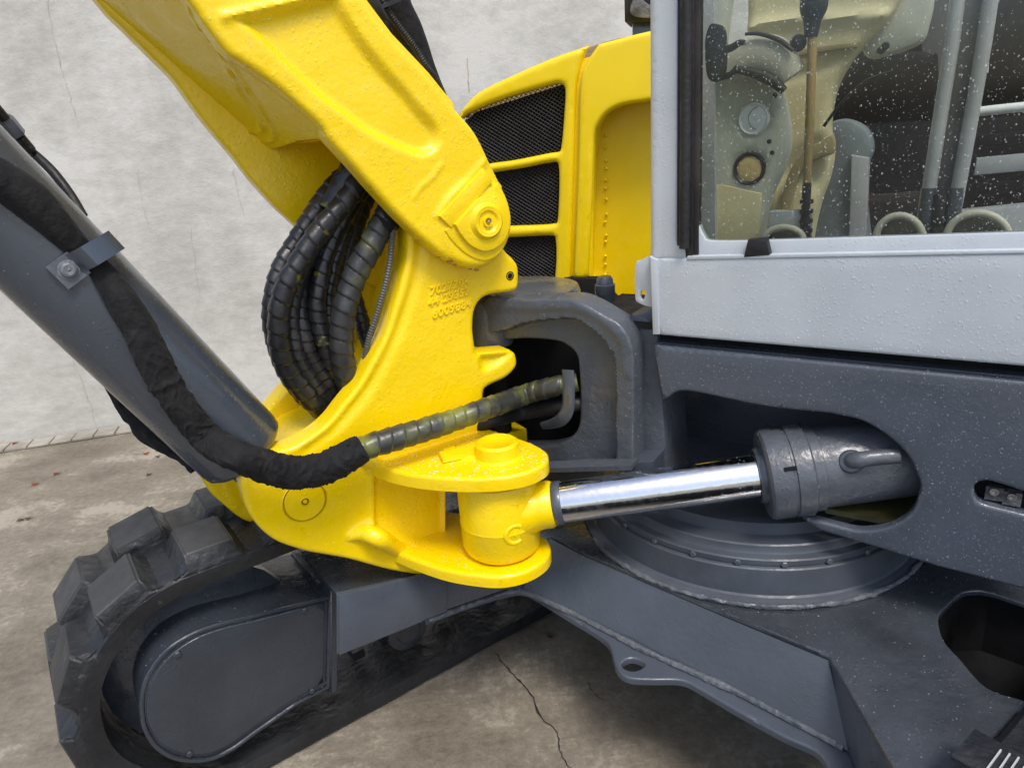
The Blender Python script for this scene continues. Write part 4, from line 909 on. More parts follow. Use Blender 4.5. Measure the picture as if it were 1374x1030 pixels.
pb_ = onc(91, 362); nb2 = unit(vv*math.cos(cang(pb_))+ww*math.sin(cang(pb_)))
tw = np.cross(nb2, cax_); g = Geo(); g.add(*box_geo(pb_+nb2*.006, (cax_, tw, nb2), (.024, .023, .004))); cb = g.obj('clamp_foot', M_gryc, bc)
lathe('clamp_bolt', pb_+nb2*.010, nb2, [(0, .010), (.003, .008), (.009, .009), (.0125, .007), (.014, .002), (.017, .0015), (.017, 0)], M_wear, bc, seg=24)
drops(bc, 420, .0007, .0017, seed=11)
# sleeve hose
sl = [(-60, 205, 56, .012), (0, 240, 58, .013), (50, 276, 58, .013), (95, 322, 42, .006), (118, 345, 33, .003), (136, 364, 34, .004), (163, 402, 46, .015), (187, 440, 48, .016), (204, 478, 49, .018), (222, 514, 45, .020), (247, 551, 44, .022), (280, 588, 45, .026)]
P = [onc(u, v, RC+o_) for u, v, w_, o_ in sl]; R = [w_*.88/2/F_PX*camz(p) for (u, v, w_, o_), p in zip(sl, P)]
zf = camz(P[-1])
for (u, v, w_, o_) in ((316, 610, 46, .055), (352, 624, 46, .05), (398, 634, 46, .042), (440, 626, 46, .036), (470, 610, 44, .034), (486, 601, 42, .034)):
    p = PN.off(o_).px(u, v); P.append(p); R.append(w_*.92/2/F_PX*camz(p))
S_HEM = float(sum(np.linalg.norm(P[i+1]-P[i]) for i in range(9)))
def wrinkle(s, th, i):
    c_, s_ = math.cos(th), math.sin(th); k = sstep((s-.30)/.25)
    r = 1+.09*noise.noise(Vector((s*9, c_*1.2, s_*1.2)))
    w1_ = 1-abs(noise.noise(Vector((s*34+c_*1.6, c_*1.0+3, s_*1.0)))*2.2)        # folds running round the hose
    w2_ = 1-abs(noise.noise(Vector((s*70-s_*2.0, c_*1.6, s_*1.6+7)))*2.2)
    r += (.035+.11*k)*(max(0, w1_)**3-.35)+(.012+.035*k)*(max(0, w2_)**3-.35)+.10*math.exp(-((s-S_HEM)/.004)**2)
    r += .015*noise.noise(Vector((s*160, c_*4, s_*4)))
    return r
slv_ = 0
slv = tube('boom_hose_sleeve', P, R, M_fab, ex, seg=72, prof=wrinkle, ds=.0024, ang=80)
# raised seams of the sleeve
for t_ in (.52,): pass
# ---------------- slew hoses
def hpath(pts, pln=PN):
    P = []; R = []
    for q in pts:
        u, v, w_, o_ = q[:4]; pn = q[4] if len(q) > 4 else pln; p = pn.off(o_).px(u, v); P.append(p); R.append(w_/2/F_PX*camz(p)/1.06)
    return P, R
P, R = hpath([(470, 610, 34, .034), (500, 597, 34, .032), (560, 579, 33, .03), (610, 563, 31, .026), (655, 547, 29, .02), (700, 531, 28, .0, PG), (740, 519, 27, -.02, PG), (775, 512, 26, -.05, PG)])
tube('wrapped_hose', P, R, M_h_green, ex, seg=32, prof=spiral(.030, .22, 1), ds=.0022, ang=40)
P, R = hpath([(640, 575, 22, -.07), (660, 563, 23, -.05), (700, 553, 23, -.035, PG), (757, 545, 22, -.04, PG), (785, 540, 20, -.06, PG)])
tube('hydraulic_hose', P, R, M_rub, ex, seg=24, ds=.01)
P, R = hpath([(670, 552, 14, -.07, PG), (710, 545, 14, -.06, PG), (785, 533, 14, -.07, PG)])
tube('hydraulic_hose', P, R, M_h_spot, ex, seg=20, ds=.01)
_hb = 0
bundle = [
 ('wrapped_hose', M_h_black, .026, [(500, 205, 28, -.20), (449, 250, 28, -.18), (420, 290, 27, -.17), (394, 330, 26, -.17), (377, 360, 26, -.165), (367, 392, 25, -.16), (364, 425, 25, -.16), (370, 460, 25, -.16), (385, 500, 25, -.17), (410, 535, 25, -.19)]),
 ('wrapped_hose', M_h_spot, .034, [(500, 215, 30, -.11), (477, 251, 29, -.11), (460, 275, 29, -.11), (438, 299, 29, -.11), (418, 325, 29, -.11), (401, 352, 29, -.11), (386, 380, 30, -.11), (376, 411, 30, -.115), (374, 437, 30, -.12), (377, 468, 30, -.13), (387, 496, 30, -.14), (405, 521, 30, -.15), (425, 543, 30, -.16), (455, 570, 30, -.18)]),
 ('wrapped_hose', M_h_black, .025, [(490, 235, 26, -.20), (450, 300, 25, -.19), (425, 335, 25, -.18), (406, 375, 24, -.17), (401, 411, 25, -.165), (405, 440, 25, -.16), (412, 468, 25, -.16), (425, 492, 25, -.165), (440, 511, 25, -.17), (456, 531, 25, -.18), (480, 552, 25, -.2)]),
 ('wrapped_hose', M_h_spot, .027, [(490, 240, 28, -.15), (465, 285, 26, -.16), (449, 315, 25, -.16), (436, 345, 25, -.155), (428, 380, 25, -.15), (425, 411, 25, -.15), (430, 441, 25, -.15), (438, 468, 25, -.15), (448, 496, 25, -.16), (466, 525, 25, -.18)]),
 ('wrapped_hose', M_h_black, .027, [(495, 250, 30, -.20), (480, 290, 28, -.20), (469, 330, 27, -.20), (463, 365, 26, -.20), (462, 400, 26, -.21)]),
 ('wrapped_hose', M_h_black, .024, [(492, 225, 24, -.17), (455, 285, 24, -.165), (424, 330, 23, -.16), (402, 372, 23, -.15), (392, 411, 23, -.15), (392, 445, 23, -.15), (399, 478, 23, -.15), (415, 508, 23, -.155), (436, 533, 23, -.165), (462, 556, 23, -.18)]),
 ('wrapped_hose', M_h_black, .024, [(486, 250, 24, -.18), (456, 330, 24, -.18), (444, 380, 24, -.18), (441, 420, 24, -.18), (446, 460, 24, -.17), (458, 496, 24, -.17), (475, 522, 24, -.18)]),
 ('wrapped_hose', M_h_grey, .030, [(540, 262, 34, -.09), (514, 299, 34, -.09), (499, 328, 34, -.09), (482, 358, 33, -.095), (470, 388, 32, -.10), (462, 415, 32, -.10), (459, 441, 32, -.105), (459, 468, 32, -.11), (463, 495, 32, -.12), (470, 520, 32, -.14), (482, 545, 32, -.16)]),
 ('wrapped_hose', M_h_black, .022, [(476, 395, 18, -.20), (483, 421, 20, -.20), (490, 447, 21, -.20), (501, 470, 21, -.20), (520, 495, 21, -.20)]),
]
for nm, m_, pitch, pts in bundle:
    P, R = hpath(pts); tube(nm, P, R, m_, ex, seg=28, prof=spiral(pitch, .26, 1), ds=.0022, ang=40)
P, R = hpath([(540, 268, 40, -.09), (524, 288, 38, -.09), (512, 305, 35, -.09)]); tube('hose_tape_collar', P, [r*1.08 for r in R], M_fab, ex, seg=24, ds=.004, prof=lambda s, th, i: 1+.1*noise.noise(Vector((s*60, math.cos(th)*2, math.sin(th)*2))))
P, R = hpath([(500, 200, 44, -.16), (480, 222, 42, -.15), (458, 252, 34, -.15), (440, 282, 28, -.15)]); tube('hose_tape_collar', P, R, M_h_spot, ex, seg=24, ds=.004, prof=lambda s, th, i: 1+.12*noise.noise(Vector((s*40, math.cos(th)*2, math.sin(th)*2))))
M_spring = paint('spring_guard', (.10, .10, .095), .45, 0, .2, 60)
ring = lambda p_: (lambda s, th, i: 1+.34*(abs(((s/p_) % 1)-.5)*2-.5))
P, R = hpath([(531, 290, 8, -.075), (527, 312, 8, -.07), (524, 345, 8, -.07), (519, 374, 8, -.07), (512, 400, 8, -.075), (503, 430, 8, -.08), (494, 458, 8, -.09), (489, 490, 8, -.11), (492, 512, 8, -.13)])
tube('spring_guard_hose', P, R, M_spring, ex, seg=14, prof=ring(.0062), ds=.0013, ang=60)
# hoses over the boom
P, R = hpath([(500, -70, 56, -.22), (524, -5, 50, -.22), (541, 32, 46, -.22), (556, 66, 42, -.22), (572, 105, 36, -.22), (588, 145, 34, -.22), (600, 180, 34, -.22)])
tube('boom_hose_sleeve', P, R, M_fab, ex, seg=32, ds=.005, prof=lambda s, th, i: 1+.07*noise.noise(Vector((s*25, math.cos(th)*1.5, math.sin(th)*1.5))))
P, R = hpath([(505, -15, 9, -.11), (519, 13, 9, -.11), (533, 33, 9, -.11), (546, 50, 9, -.11), (561, 71, 9, -.11), (571, 88, 9, -.11), (584, 106, 9, -.12), (600, 140, 9, -.15)])
tube('spring_guard_hose', P, R, M_rub, ex, seg=14, prof=ring(.005), ds=.0016, ang=60)
P, R = hpath([(490, -20, 22, -.09), (502, 8, 20, -.09), (514, 26, 14, -.10), (522, 44, 12, -.12)]); tube('hydraulic_hose', P, R, M_rub, ex, seg=16, ds=.01)
a_, b_ = PN.off(-.10).px(505, 12), PN.off(-.10).px(536, 0); g = Geo(); g.add(*box_geo((a_+b_)/2, (unit(b_-a_), nb, np.cross(unit(b_-a_), nb)), (np.linalg.norm(b_-a_)/2, .006, .004))); g.obj('cable_tie', M_rub, ex)
P, R = hpath([(504, 10, 8, -.095), (510, 24, 7, -.095), (518, 32, 6, -.095), (521, 42, 4, -.10)]); tube('cable_tie', P, R, M_rub, ex, seg=8)
# small line on the back of the boom cylinder
P = [cz(u, v, 1.34) for u, v in ((36, 198), (52, 212), (72, 232), (95, 262), (112, 290))]; tube('cylinder_return_hose', P, [.007, .0085, .009, .0085, .008], M_rub, ex, seg=16)
d_ = unit(cz(20, 176, 1.30)-cz(40, 200, 1.33)); lathe('hose_fitting', cz(42, 203, 1.33), d_, [(0, 0), (.009, 0), (.010, .004), (.010, .030), (.007, .032), (.007, .038)], M_cast, ex, seg=18)
hexbolt('hose_nut', cz(24, 181, 1.30), d_, .015, .036, M_gry, ex); lathe('hose_fitting', cz(6, 160, 1.27), d_, [(.010, 0), (.010, .05), (0, .05)], M_rub, ex, seg=14)
P = [cz(u, v, 1.50) for u, v in ((138, 508), (160, 540), (186, 572), (214, 597), (246, 614), (262, 630))]; tube('cylinder_hose', P, [.004, .010, .016, .013, .011, .010], M_fab, ex, seg=20, ds=.004, prof=lambda s, th, i: 1+.4*noise.noise(Vector((s*50, math.cos(th)*2, math.sin(th)*2))))
frz = Geo()
for k in range(46):
    t_ = random.random(); p = cz(150+44*t_, 522+52*t_+random.uniform(-3, 6), 1.50); d = np.array([random.uniform(-1, .2), random.uniform(-.5, .5), random.uniform(-1, .8)]); L = random.uniform(.006, .018)
    q = p+d*L*.5; r_ = q+np.array([random.uniform(-1, 1), 0, random.uniform(-1, .5)])*L*.5; n_ = np.array([.0009, 0, .0006])
    frz.add([p-n_, p+n_, q+n_, q-n_, r_+n_, r_-n_], [(0, 1, 2, 3), (3, 2, 4, 5)])
frz.obj('frayed_threads', M_fab, ex, ang=None, kind='stuff')

# ---------------- engine hood
PHd = Plane(dp(760, 250, 2.55), unit([-.30, -.95, 0]))
gr1 = [(615, 162), (632, 150), (680, 131), (740, 114), (752, 113), (757, 120), (756, 150), (752, 196), (748, 204), (735, 206), (690, 215), (655, 220), (625, 226, 1), (600, 180, 1)]
gr2 = [(630, 238), (660, 232), (700, 226), (742, 218), (748, 222), (749, 250), (747, 295), (742, 301), (720, 303), (690, 304), (640, 306, 1), (625, 270, 1)]
gr3 = [(640, 321, 1), (690, 319), (738, 317), (744, 322), (745, 350), (742, 385), (738, 392), (700, 400, 1), (640, 400, 1)]
hd_out = [(590, 430, 1), (590, 200, 1), (616, 152), (626, 138), (646, 121), (700, 95), (745, 76), (789, 61, 1), (782, 76), (776, 100), (772, 130), (770, 200), (767, 300), (763, 430, 1)]
hood = cast('engine_hood', PHd, hd_out, .035, .018, [], M_yel2, ex, res=.016, holes=[gr1, gr2, gr3])
# top of the hood running back
def top_skirt(name, px, plane, depth, drop, parent, mat):
    Q = [plane.off(-.016).px(*q) for q in smooth2(px, False)]; V = []; Fq = []
    for p in Q:
        for k in range(5): f_ = k/4; V.append(p-plane.n*depth*f_-Z*drop*f_*f_+Z*.0)
    for i in range(len(Q)-1):
        for k in range(4): a_ = i*5+k; Fq.append((a_, a_+1, a_+6, a_+5))
    return mesh_obj(name, V, Fq, mat, parent, ang=60)
top_skirt('hood_top', [(614, 158), (626, 141), (646, 124), (700, 98), (745, 79), (790, 64), (830, 52), (900, 40)], PHd, .7, .03, hood, M_yel2)
def clip_line(poly, p, d):
    """segment of the infinite line p+td inside polygon (even-odd pairs)"""
    ts = []; n = len(poly)
    for i in range(n):
        a_, b_ = poly[i], poly[(i+1) % n]; e_ = b_-a_; den = d[0]*e_[1]-d[1]*e_[0]
        if abs(den) < 1e-12: continue
        t = ((a_[0]-p[0])*e_[1]-(a_[1]-p[1])*e_[0])/den; s = ((a_[0]-p[0])*d[1]-(a_[1]-p[1])*d[0])/den
        if 0 <= s < 1: ts.append(t)
    ts.sort(); return list(zip(ts[::2], ts[1::2]))
for gi, gp in enumerate((gr1, gr2, gr3)):
    pg = PHd.off(-.030); q = to_plane(pg, gp); c = q.mean(0); q = c+(q-c)*1.0; g = Geo()
    for ang_, hgt in ((math.radians(-33), 0.), (math.radians(47), -.0015)):
        d = np.array([math.cos(ang_), math.sin(ang_)]); nn_ = np.array([-d[1], d[0]]); pr = q@nn_; sp = .0110
        for k in range(int(pr.min()/sp)-1, int(pr.max()/sp)+2):
            for t0, t1 in clip_line(q, nn_*k*sp, d):
                a_ = nn_*k*sp+d*t0; b_ = nn_*k*sp+d*t1; w_ = .0013
                g.add([pg.w(*(a_-nn_*w_), hgt), pg.w(*(b_-nn_*w_), hgt), pg.w(*b_, hgt+.0022), pg.w(*a_, hgt+.0022), pg.w(*(a_+nn_*w_), hgt), pg.w(*(b_+nn_*w_), hgt)], [(0, 1, 2, 3), (3, 2, 5, 4), (0, 4, 5, 1)])
    g.obj('mesh_grille', M_mesh, hood, ang=None, kind='stuff')
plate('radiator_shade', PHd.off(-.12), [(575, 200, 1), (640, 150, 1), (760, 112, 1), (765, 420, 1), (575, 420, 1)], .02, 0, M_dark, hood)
pt_out = [(803, 59, 1), (830, 52), (870, 42), (930, 32, 1), (930, 125, 1), (868, 136), (846, 139), (830, 143), (815, 151), (804, 164), (797, 180), (795, 210), (792, 300), (788, 374, 1), (769, 374, 1), (773, 280), (776, 190), (778, 110), (786, 85), (795, 70)]
hs = cast('hood_side_panel', PHd.off(.012), pt_out, .05, .014, [], M_yel2, hood, res=.016)
plate('seam_backing', PHd.off(-.02), [(766, 84, 1), (792, 76, 1), (796, 376, 1), (762, 400, 1)], .01, 0, M_yel2, hood)
# recess box behind the side panel
rbk = PHd.off(-.16)
plate('recess_back_wall', rbk, [(790, 120, 1), (940, 100, 1), (940, 440, 1), (812, 440, 1), (796, 400, 1)], .01, 0, M_yel2, hood)
g = Geo(); L = [PHd.off(-.02).px(u, v) for u, v in ((868, 132), (846, 136), (826, 142), (808, 154), (798, 172), (793, 210), (788, 374), (800, 410))]
for i in range(len(L)-1): g.add([L[i], L[i+1], L[i+1]-PHd.n*.15, L[i]-PHd.n*.15], [(0, 1, 2, 3)])
q_ = PHd.off(-.02).px(950, 118); g.add([L[0], q_, q_-PHd.n*.15, L[0]-PHd.n*.15], [(0, 1, 2, 3)])
g.obj('recess_side_wall', M_yel2, hood, ang=60)
for k in range(16):
    c = rbk.off(.006).px(813+random.uniform(-1, 1), 186+k*14+random.uniform(-4, 4)); lathe('weld_spot', c, PHd.n, [(0, .006), (.004, .004), (.006, 0)], M_yel2, hood, seg=8)
plate('hood_sill', PHd.off(.03), [(755, 374, 1), (800, 374, 1), (842, 415, 1), (940, 420, 1), (940, 460, 1), (755, 430, 1)], .05, .003, M_dark, hood)
# exhaust box beyond the hood
PE = Plane(dp(855, 20, 3.1), unit([-.3, -.95, 0]))
xb = plate('exhaust_guard', PE, [(836, -60, 1), (900, -60, 1), (900, 29, 1), (838, 29, 1)], .20, .01, M_dark2, ex)
plate('guard_flap', PE.off(.012), [(848, 2), (858, -2), (870, 6, 1), (900, 10, 1), (900, 24, 1), (850, 22)], .01, .004, M_cast, xb)
plate('exhaust_post', PE.off(-.05), [(848, 29, 1), (900, 29, 1), (900, 90, 1), (848, 90, 1)], .12, .01, M_cyl, xb)

# ---------------- cab
cab_pan = [(874, 347, 1), (876, 449, 1), (1374, 492, 1), (1470, 500, 1), (1470, 335, 1), (1374, 338.5, 1)]
PCb = PF.off(.004)
cab = cast('cab', PCb, cab_pan, .06, .007, [], M_cab, ex, res=.03, wav=.0)
drops(cab, 2600, .0007, .0020, seed=12)
plate('cab_corner_fold', PCb.off(.006), [(871.5, 344, 1), (882, 349, 1), (884, 449, 1), (875.5, 449, 1)], .03, .003, M_cab, cab)
# pillar
pil = cast('cab_pillar', PCb.off(-.004), [(871, -60, 1), (872, 349, 1), (921, 348, 1), (919, 330, 1), (909, 328, 1), (911, -60, 1)], .09, .008, [('line', [(880, -50), (879, 345)], .003, .004)], M_cab, cab, res=.01)
drops(pil, 260, .0007, .0016, seed=13)
# hinge tab
plate('hinge_tab', PCb.off(-.012), [(852, 356), (860, 349), (873, 342, 1), (876, 412, 1), (868, 411), (856, 406), (852, 398)], .008, .002, M_cab, cab, holes=[[(860, 391), (864, 389), (866, 392), (864, 400), (861, 402), (859, 398)]])
# rubber seal and inner channel
P3 = [PCb.off(.004).px(u, v) for u, v in ((921, -60), (921, 60), (920, 180), (918, 333))]
tube('door_seal', P3, .0105, M_rub, cab, seg=14, prof=lambda s, th, i: 1+.08*noise.noise(Vector((s*90, math.cos(th)*2, math.sin(th)*2))), ds=.004, smooth=False)
plate('seal_channel', PCb.off(-.006), [(908, -60, 1), (932, -60, 1), (929, 345, 1), (920, 345, 1), (919, 331, 1), (908, 331, 1)], .03, .002, M_rub, cab)
plate('window_channel', PCb.off(-.012), [(931, -60, 1), (940, -60, 1), (937, 300, 1), (937, 344, 1), (929, 344, 1)], .02, .002, M_dark2, cab)
# light frame under / beside the glass
wf = plate('window_frame', PCb.off(-.016), [(934, 288, 1), (937, 300), (944, 316), (956, 323), (1028, 322.5, 1), (1374, 311.5, 1), (1470, 308, 1), (1470, 342, 1), (1374, 345, 1), (930, 352, 1), (931, 288, 1)], .02, .003, M_cab, cab)
drops(wf, 160, .0006, .0015, seed=14)
plate('rubber_stop', PCb.off(.004), [(1003, 322, 1), (1028, 320, 1), (1033, 343, 1), (997, 346, 1)], .02, .004, M_rub, cab)
plate('window_ledge', PCb.off(.002), [(922, 344, 1), (1374, 335, 1), (1470, 333, 1), (1470, 337, 1), (1374, 340, 1), (922, 348.5, 1)], .03, .001, M_cab, cab)
gl = plate('window_glass', PCb.off(-.020), [(932, -70, 1), (1480, -70, 1), (1480, 345, 1), (932, 345, 1)], .004, 0, M_glass, cab)
drops(gl, 4200, .0005, .0017, seed=15, mask=lambda c, n_: (n_ @ nf) > .9)
# gap below the cab
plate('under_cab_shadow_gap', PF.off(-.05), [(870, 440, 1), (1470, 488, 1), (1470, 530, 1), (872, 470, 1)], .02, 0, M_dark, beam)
M_arcb = paint('brown_arc_infill', (.16, .14, .10), .7, 0, .3, 60)
# ---- interior, seen through the glass
I1 = PF.off(-.17); I2 = PF.off(-.30); I3 = PF.off(-.55); I4 = PF.off(-.95)
lin = cast('side_liner', I1, [(940, -80, 1), (940, 345, 1), (1018, 345, 1), (1024, 300), (1034, 262), (1050, 225), (1058, 190), (1052, 140), (1040, 110), (1010, 95), (985, 90), (970, 60), (990, -80, 1)], .04, .02, [('disc', (1011, 160), .036, -.010, .008), ('disc', (1004, 226), .036, -.010, .008), ('line', [(968, 110), (964, 220), (960, 330)], .006, .02)], M_bgrey, cab, res=.012)
lathe('air_vent', I1.off(-.006).px(1012, 160), nf, [(0, .008), (.012, .010), (.026, .006), (.029, .010), (.032, .004), (.033, 0)], M_vent, cab, seg=36)
g = Geo(); g.add(*torus_arc(I1.off(.004).px(1019, 158), nf, .022, .0012, 1.8, 4.4)); g.obj('vent_vane', M_bar, cab)
lathe('air_vent', I1.off(-.004).px(1006, 227), nf, [(0, .004), (.018, .006), (.026, .004), (.027, .002)], M_ventb, cab, seg=10)
lathe('vent_surround', I1.off(-.004).px(1006, 226), nf, [(.027, .004), (.031, .009), (.034, .004), (.034, 0)], M_rub, cab, seg=36)
con = cast('console', I2, [(1000, -80, 1), (1005, 345, 1), (1084, 345, 1), (1092, 300), (1100, 268), (1110, 240), (1116, 205), (1112, 168), (1120, 120), (1140, 82), (1166, 52), (1195, 20), (1215, -20), (1240, -80, 1)], .05, .02, [('line', [(1046, 290), (1060, 225), (1090, 196), (1116, 186)], -.012, .012), ('line', [(1020, 110), (1080, 96), (1130, 76)], -.010, .010), ('line', [(1000, 40), (1060, 28), (1190, 22)], .012, .012), ('disc', (1065, 270), .07, .014, .04)], M_beige, cab, res=.012)
P = [I1.off(.02).px(u, v) for u, v in ((975, 92), (995, 78), (1022, 72), (1046, 80), (1062, 104))]; tube('air_duct', P, [.030, .034, .036, .034, .024], M_cream, cab, seg=24, flat=(nf, .5))
P = [I1.off(.035).px(u, v) for u, v in ((985, 93), (1010, 98), (1035, 108), (1052, 122))]; tube('duct_trim', P, [.007, .009, .011, .008], M_rub, cab, seg=14)
P = [I1.off(.04).px(u, v) for u, v in ((1000, 46), (1020, 46), (1045, 54), (1064, 68))]; tube('duct_trim', P, [.003, .004, .005, .004], M_rub, cab, seg=10)
plate('window_latch', PF.off(-.035), [(951, 34), (960, 32), (968, 36), (972, 50), (972, 90), (966, 104), (958, 110), (950, 106), (946, 92), (945, 55)], .018, .005, M_rub, cab)
P = [PF.off(-.06).px(u, v) for u, v in ((968, 68), (982, 64), (992, 58), (1000, 57))]; tube('latch_arm', P, [.008, .007, .006, .004], M_rub, cab, seg=12)
P = [PF.off(-.06).px(u, v) for u, v in ((964, 105), (980, 100), (990, 90))]; tube('latch_arm', P, [.006, .006, .005], M_rub, cab, seg=12)
# lever
tube('control_lever', [I1.off(.03).px(1090, 50), I1.off(.03).px(1087, 150), I1.off(.03).px(1082, 262)], [.0085, .0085, .0080], M_tan, cab, seg=16)
tube('lever_boot', [I1.off(.03).px(1083, 245), I1.off(.03).px(1081, 285), I1.off(.03).px(1080, 335)], [.0085, .009, .012], M_rub, cab, seg=16)
tube('lever_knob', [I1.off(.03).px(1095, -30), I1.off(.03).px(1092, 8), I1.off(.03).px(1090, 30), I1.off(.03).px(1088, 50)], [.020, .025, .016, .012], M_rub, cab, seg=20)
lathe('lever_ball', I1.off(.02).px(1071, 58), nf, [(0, .016), (.010, .013), (.015, .004), (.016, 0), (.013, -.008), (0, -.012)], M_rub, cab, seg=18)
M_slateg = paint('blue_grey_seat_plastic', (.18, .21, .22), .5, 0, .05, 60)
M_tanp = paint('tan_panel', (.34, .28, .13), .5, 0, .05, 60)
plate('console_shadow_patch', I2.off(.03), [(1046, 300), (1050, 262), (1060, 228), (1080, 202), (1100, 190), (1117, 182), (1118, 205), (1098, 213), (1080, 224), (1068, 246), (1062, 275), (1062, 300)], .02, .004, M_tanp, cab)  # tan crescent plate painted as a shadow patch on the console
plate('console_box', I1.off(.03), [(1032, 284, 1), (1086, 282, 1), (1086, 345, 1), (1026, 345, 1)], .03, .004, M_bar, cab)
plate('console_seam_strip', I2.off(.012), [(1020, 74, 1), (1130, 58, 1), (1152, 56, 1), (1150, 64, 1), (1130, 66, 1), (1020, 84, 1)], .03, .002, M_tanp, cab)
plate('liner_lower_panel', I1.off(.006), [(941, 248, 1), (962, 246, 1), (1022, 260, 1), (1014, 345, 1), (941, 345, 1)], .03, .003, M_beige, cab)
plate('liner_edge_strip', I1.off(.02), [(936, -60, 1), (958, -60, 1), (960, 345, 1), (936, 345, 1)], .03, .004, M_bar, cab)
for (u, v) in ((1182, 68), (1188, 62)): lathe('armrest_screw', I2.off(-.036).px(u, v), nf, [(0, .004), (.006, .004), (.008, 0)], M_rub, cab, seg=12)
tube('wiper_cable', [I1.off(.04).px(1105, 170), I1.off(.04).px(1128, 140), I1.off(.04).px(1160, 110), I1.off(.04).px(1196, 96)], .003, M_rub, cab, seg=8)
plate('seat_post', I3.off(.02), [(1142, 208, 1), (1166, 212, 1), (1160, 345, 1), (1138, 345, 1)], .03, .004, M_bar, cab)
# seat and dark room
plate('seat_side_panel', I3, [(1080, 345, 1), (1088, 310), (1100, 262), (1112, 228), (1112, 195), (1104, 172), (1130, 160), (1160, 172), (1170, 200), (1160, 240), (1170, 345, 1)], .06, .015, M_slateg, cab)
plate('seat_back', I3.off(-.10), [(1118, 130), (1150, 85), (1200, 70), (1248, 72), (1256, 100), (1256, 345, 1), (1120, 345, 1), (1115, 180)], .12, .02, M_dark, cab)
plate('seat_cushion', I3.off(-.04), [(1140, 275), (1200, 262), (1270, 258, 1), (1270, 345, 1), (1140, 345, 1)], .2, .02, M_dark2, cab)
plate('armrest', I2.off(-.04), [(1152, 24), (1170, 10), (1205, -6), (1240, -30, 1), (1252, -40, 1), (1252, 0), (1246, 30), (1237, 54), (1215, 66), (1190, 74), (1165, 78), (1154, 60)], .05, .015, M_bgrey, cab)
plate('rear_wall', I4, [(1090, -90, 1), (1500, -90, 1), (1500, 360, 1), (1090, 360, 1)], .02, 0, M_dark2, cab)
plate('grey_trim_board', I4.off(.05), [(1235, -90, 1), (1290, -90, 1), (1262, 330, 1), (1238, 330, 1)], .02, .004, paint('taupe_panel', (.11, .10, .095), .6, 0, .05, 40), cab)
plate('cab_floor', hplane(1.17), [(900, 345, 1), (1480, 345, 1), (1480, 285, 1), (1000, 300, 1)], .01, 0, M_bar, cab)
for px in (((1291, -50), (1277, 60), (1258, 180), (1240, 300)), ((1336, -50), (1320, 60), (1299, 180), (1277, 300))):
    P = [I1.px(u, v) for u, v in px]; tube('guard_rod', P, .0125, M_bar, cab, seg=20, smooth=False)
plate('guard_web', I1.off(-.012), [(1292, -50, 1), (1328, -50, 1), (1272, 290, 1), (1247, 290, 1)], .004, .001, paint('smoky_strip', (.16, .155, .15), .5, 0, .05, 40), cab)
for px in (((1246, 252), (1238, 318)), ((1283, 252), (1275, 318)), ((1262, 260), (1256, 318))):
    P = [I1.off(.01).px(u, v) for u, v in px]; tube('rod_clamp', P, [.013, .015], M_cyl if px[0][0] != 1262 else M_rub, cab, seg=16, smooth=False)
tube('grab_rail', [I2.px(1296, 152), I2.px(1340, 147), I2.px(1420, 139)], .009, M_vent, cab, seg=16)
plate('white_bracket', I2, [(1306, 46, 1), (1330, 48, 1), (1326, 98, 1), (1304, 96, 1)], .01, .003, M_vent, cab)
P = [I1.off(-.03).px(u, v) for u, v in ((1294, 103), (1284, 106), (1280, 118), (1290, 134), (1294, 136))]; tube('cable_loop', P, .005, M_vent, cab, seg=12)
for k, (y0, y1) in enumerate(((92, 128), (168, 185), (198, 222), (232, 250))):
    plate('rear_louvre', I4.off(.08), [(1310, y0+14, 1), (1500, y0-4, 1), (1500, y1-4, 1), (1306, y1+14, 1)], .03, .006, M_dark if k != 2 else M_bar, cab)
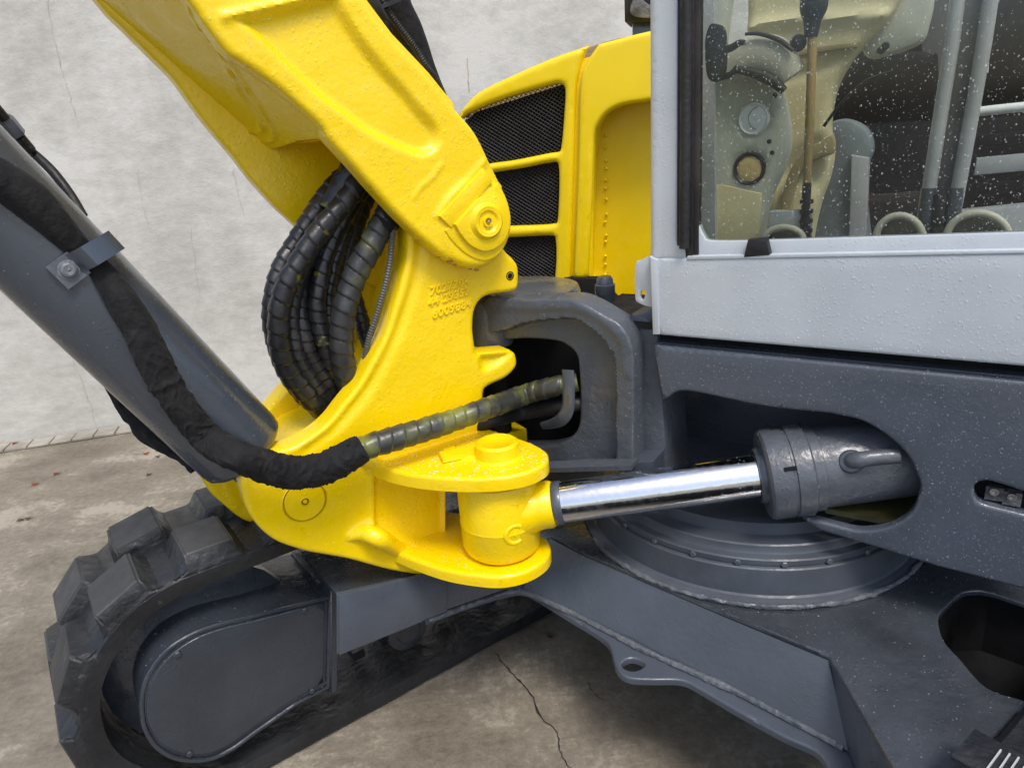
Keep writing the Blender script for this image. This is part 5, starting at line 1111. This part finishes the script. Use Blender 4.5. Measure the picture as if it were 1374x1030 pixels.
plate('rear_shelf', I3, [(1272, 284, 1), (1300, 282, 1), (1500, 262, 1), (1500, 330, 1), (1272, 340, 1)], .04, .01, M_bar, cab)
for (cx, cy, rx, ry) in ((1207, 322, 32, 33), (1312, 320, 42, 34), (1052, 322, 26, 17)):  # standing cream arcs with brown infill along the lower window edge
    P = [I1.off(.05).px(cx+rx*math.cos(t), cy-ry*math.sin(t)) for t in np.linspace(-.15, math.pi+.15, 17)]
    tube('cream_arc', P, .0068, M_cream, cab, seg=12, smooth=False)
    plate('arc_infill', I1.off(.04), [(cx+rx*.93*math.cos(t), cy-ry*.93*math.sin(t)) for t in np.linspace(-.15, math.pi+.15, 17)], .01, .002, M_arcb, cab)

# ---------------- hidden bulk of the machine that shades what is beneath it
g = Geo(); g.add(*box_geo(PF.px(1180, 480)-nf*.62-fd*.25+Z*.0, (fd, nf, Z), (.75, .55, .02))); g.obj('cab_floor_slab', M_dark, cab)
g = Geo(); g.add(*box_geo(PF.px(1180, 480)-nf*1.05-fd*.35-Z*.20, (fd, nf, Z), (.85, .60, .17))); g.obj('frame_body', M_gry, beam)
g = Geo(); g.add(*box_geo(hp(1100, 700, .42)+tt*.55+nt*.35, (tt, nt, Z), (.45, .45, .05))); g.obj('undercarriage_box', M_gry, uc)

for k in range(4): tube('boot_pleat', [I1.off(.03).px(1082.5-.4*k, 268+13*k), I1.off(.03).px(1082.3-.4*k, 273+13*k)], [.013, .013], M_rub, cab, seg=16, smooth=False)
for (u, v) in ((1032, 190), (1036, 205), (1040, 128)): lathe('panel_screw', I1.off(.008).px(u, v), nf, [(0, .003), (.004, .003), (.005, 0)], M_rub, cab, seg=10)

for (u, v, r_) in ((604, 351, 3), (611, 355, 2), (640, 362, 2.6), (632, 361, 1.6), (590, 345, 1.5), (561, 322, 2), (699, 372, 1.6), (497, 251, 1.5)):
    n_ = 7; pts = [(u+r_*(1+.5*random.random())*math.cos(k*6.283/n_), v+.6*r_*(1+.5*random.random())*math.sin(k*6.283/n_)) for k in range(n_)]
    plate('paint_chip', PN.off(.0008 if v > 340 else .001), pts, .004, 0, M_crackd, boom)
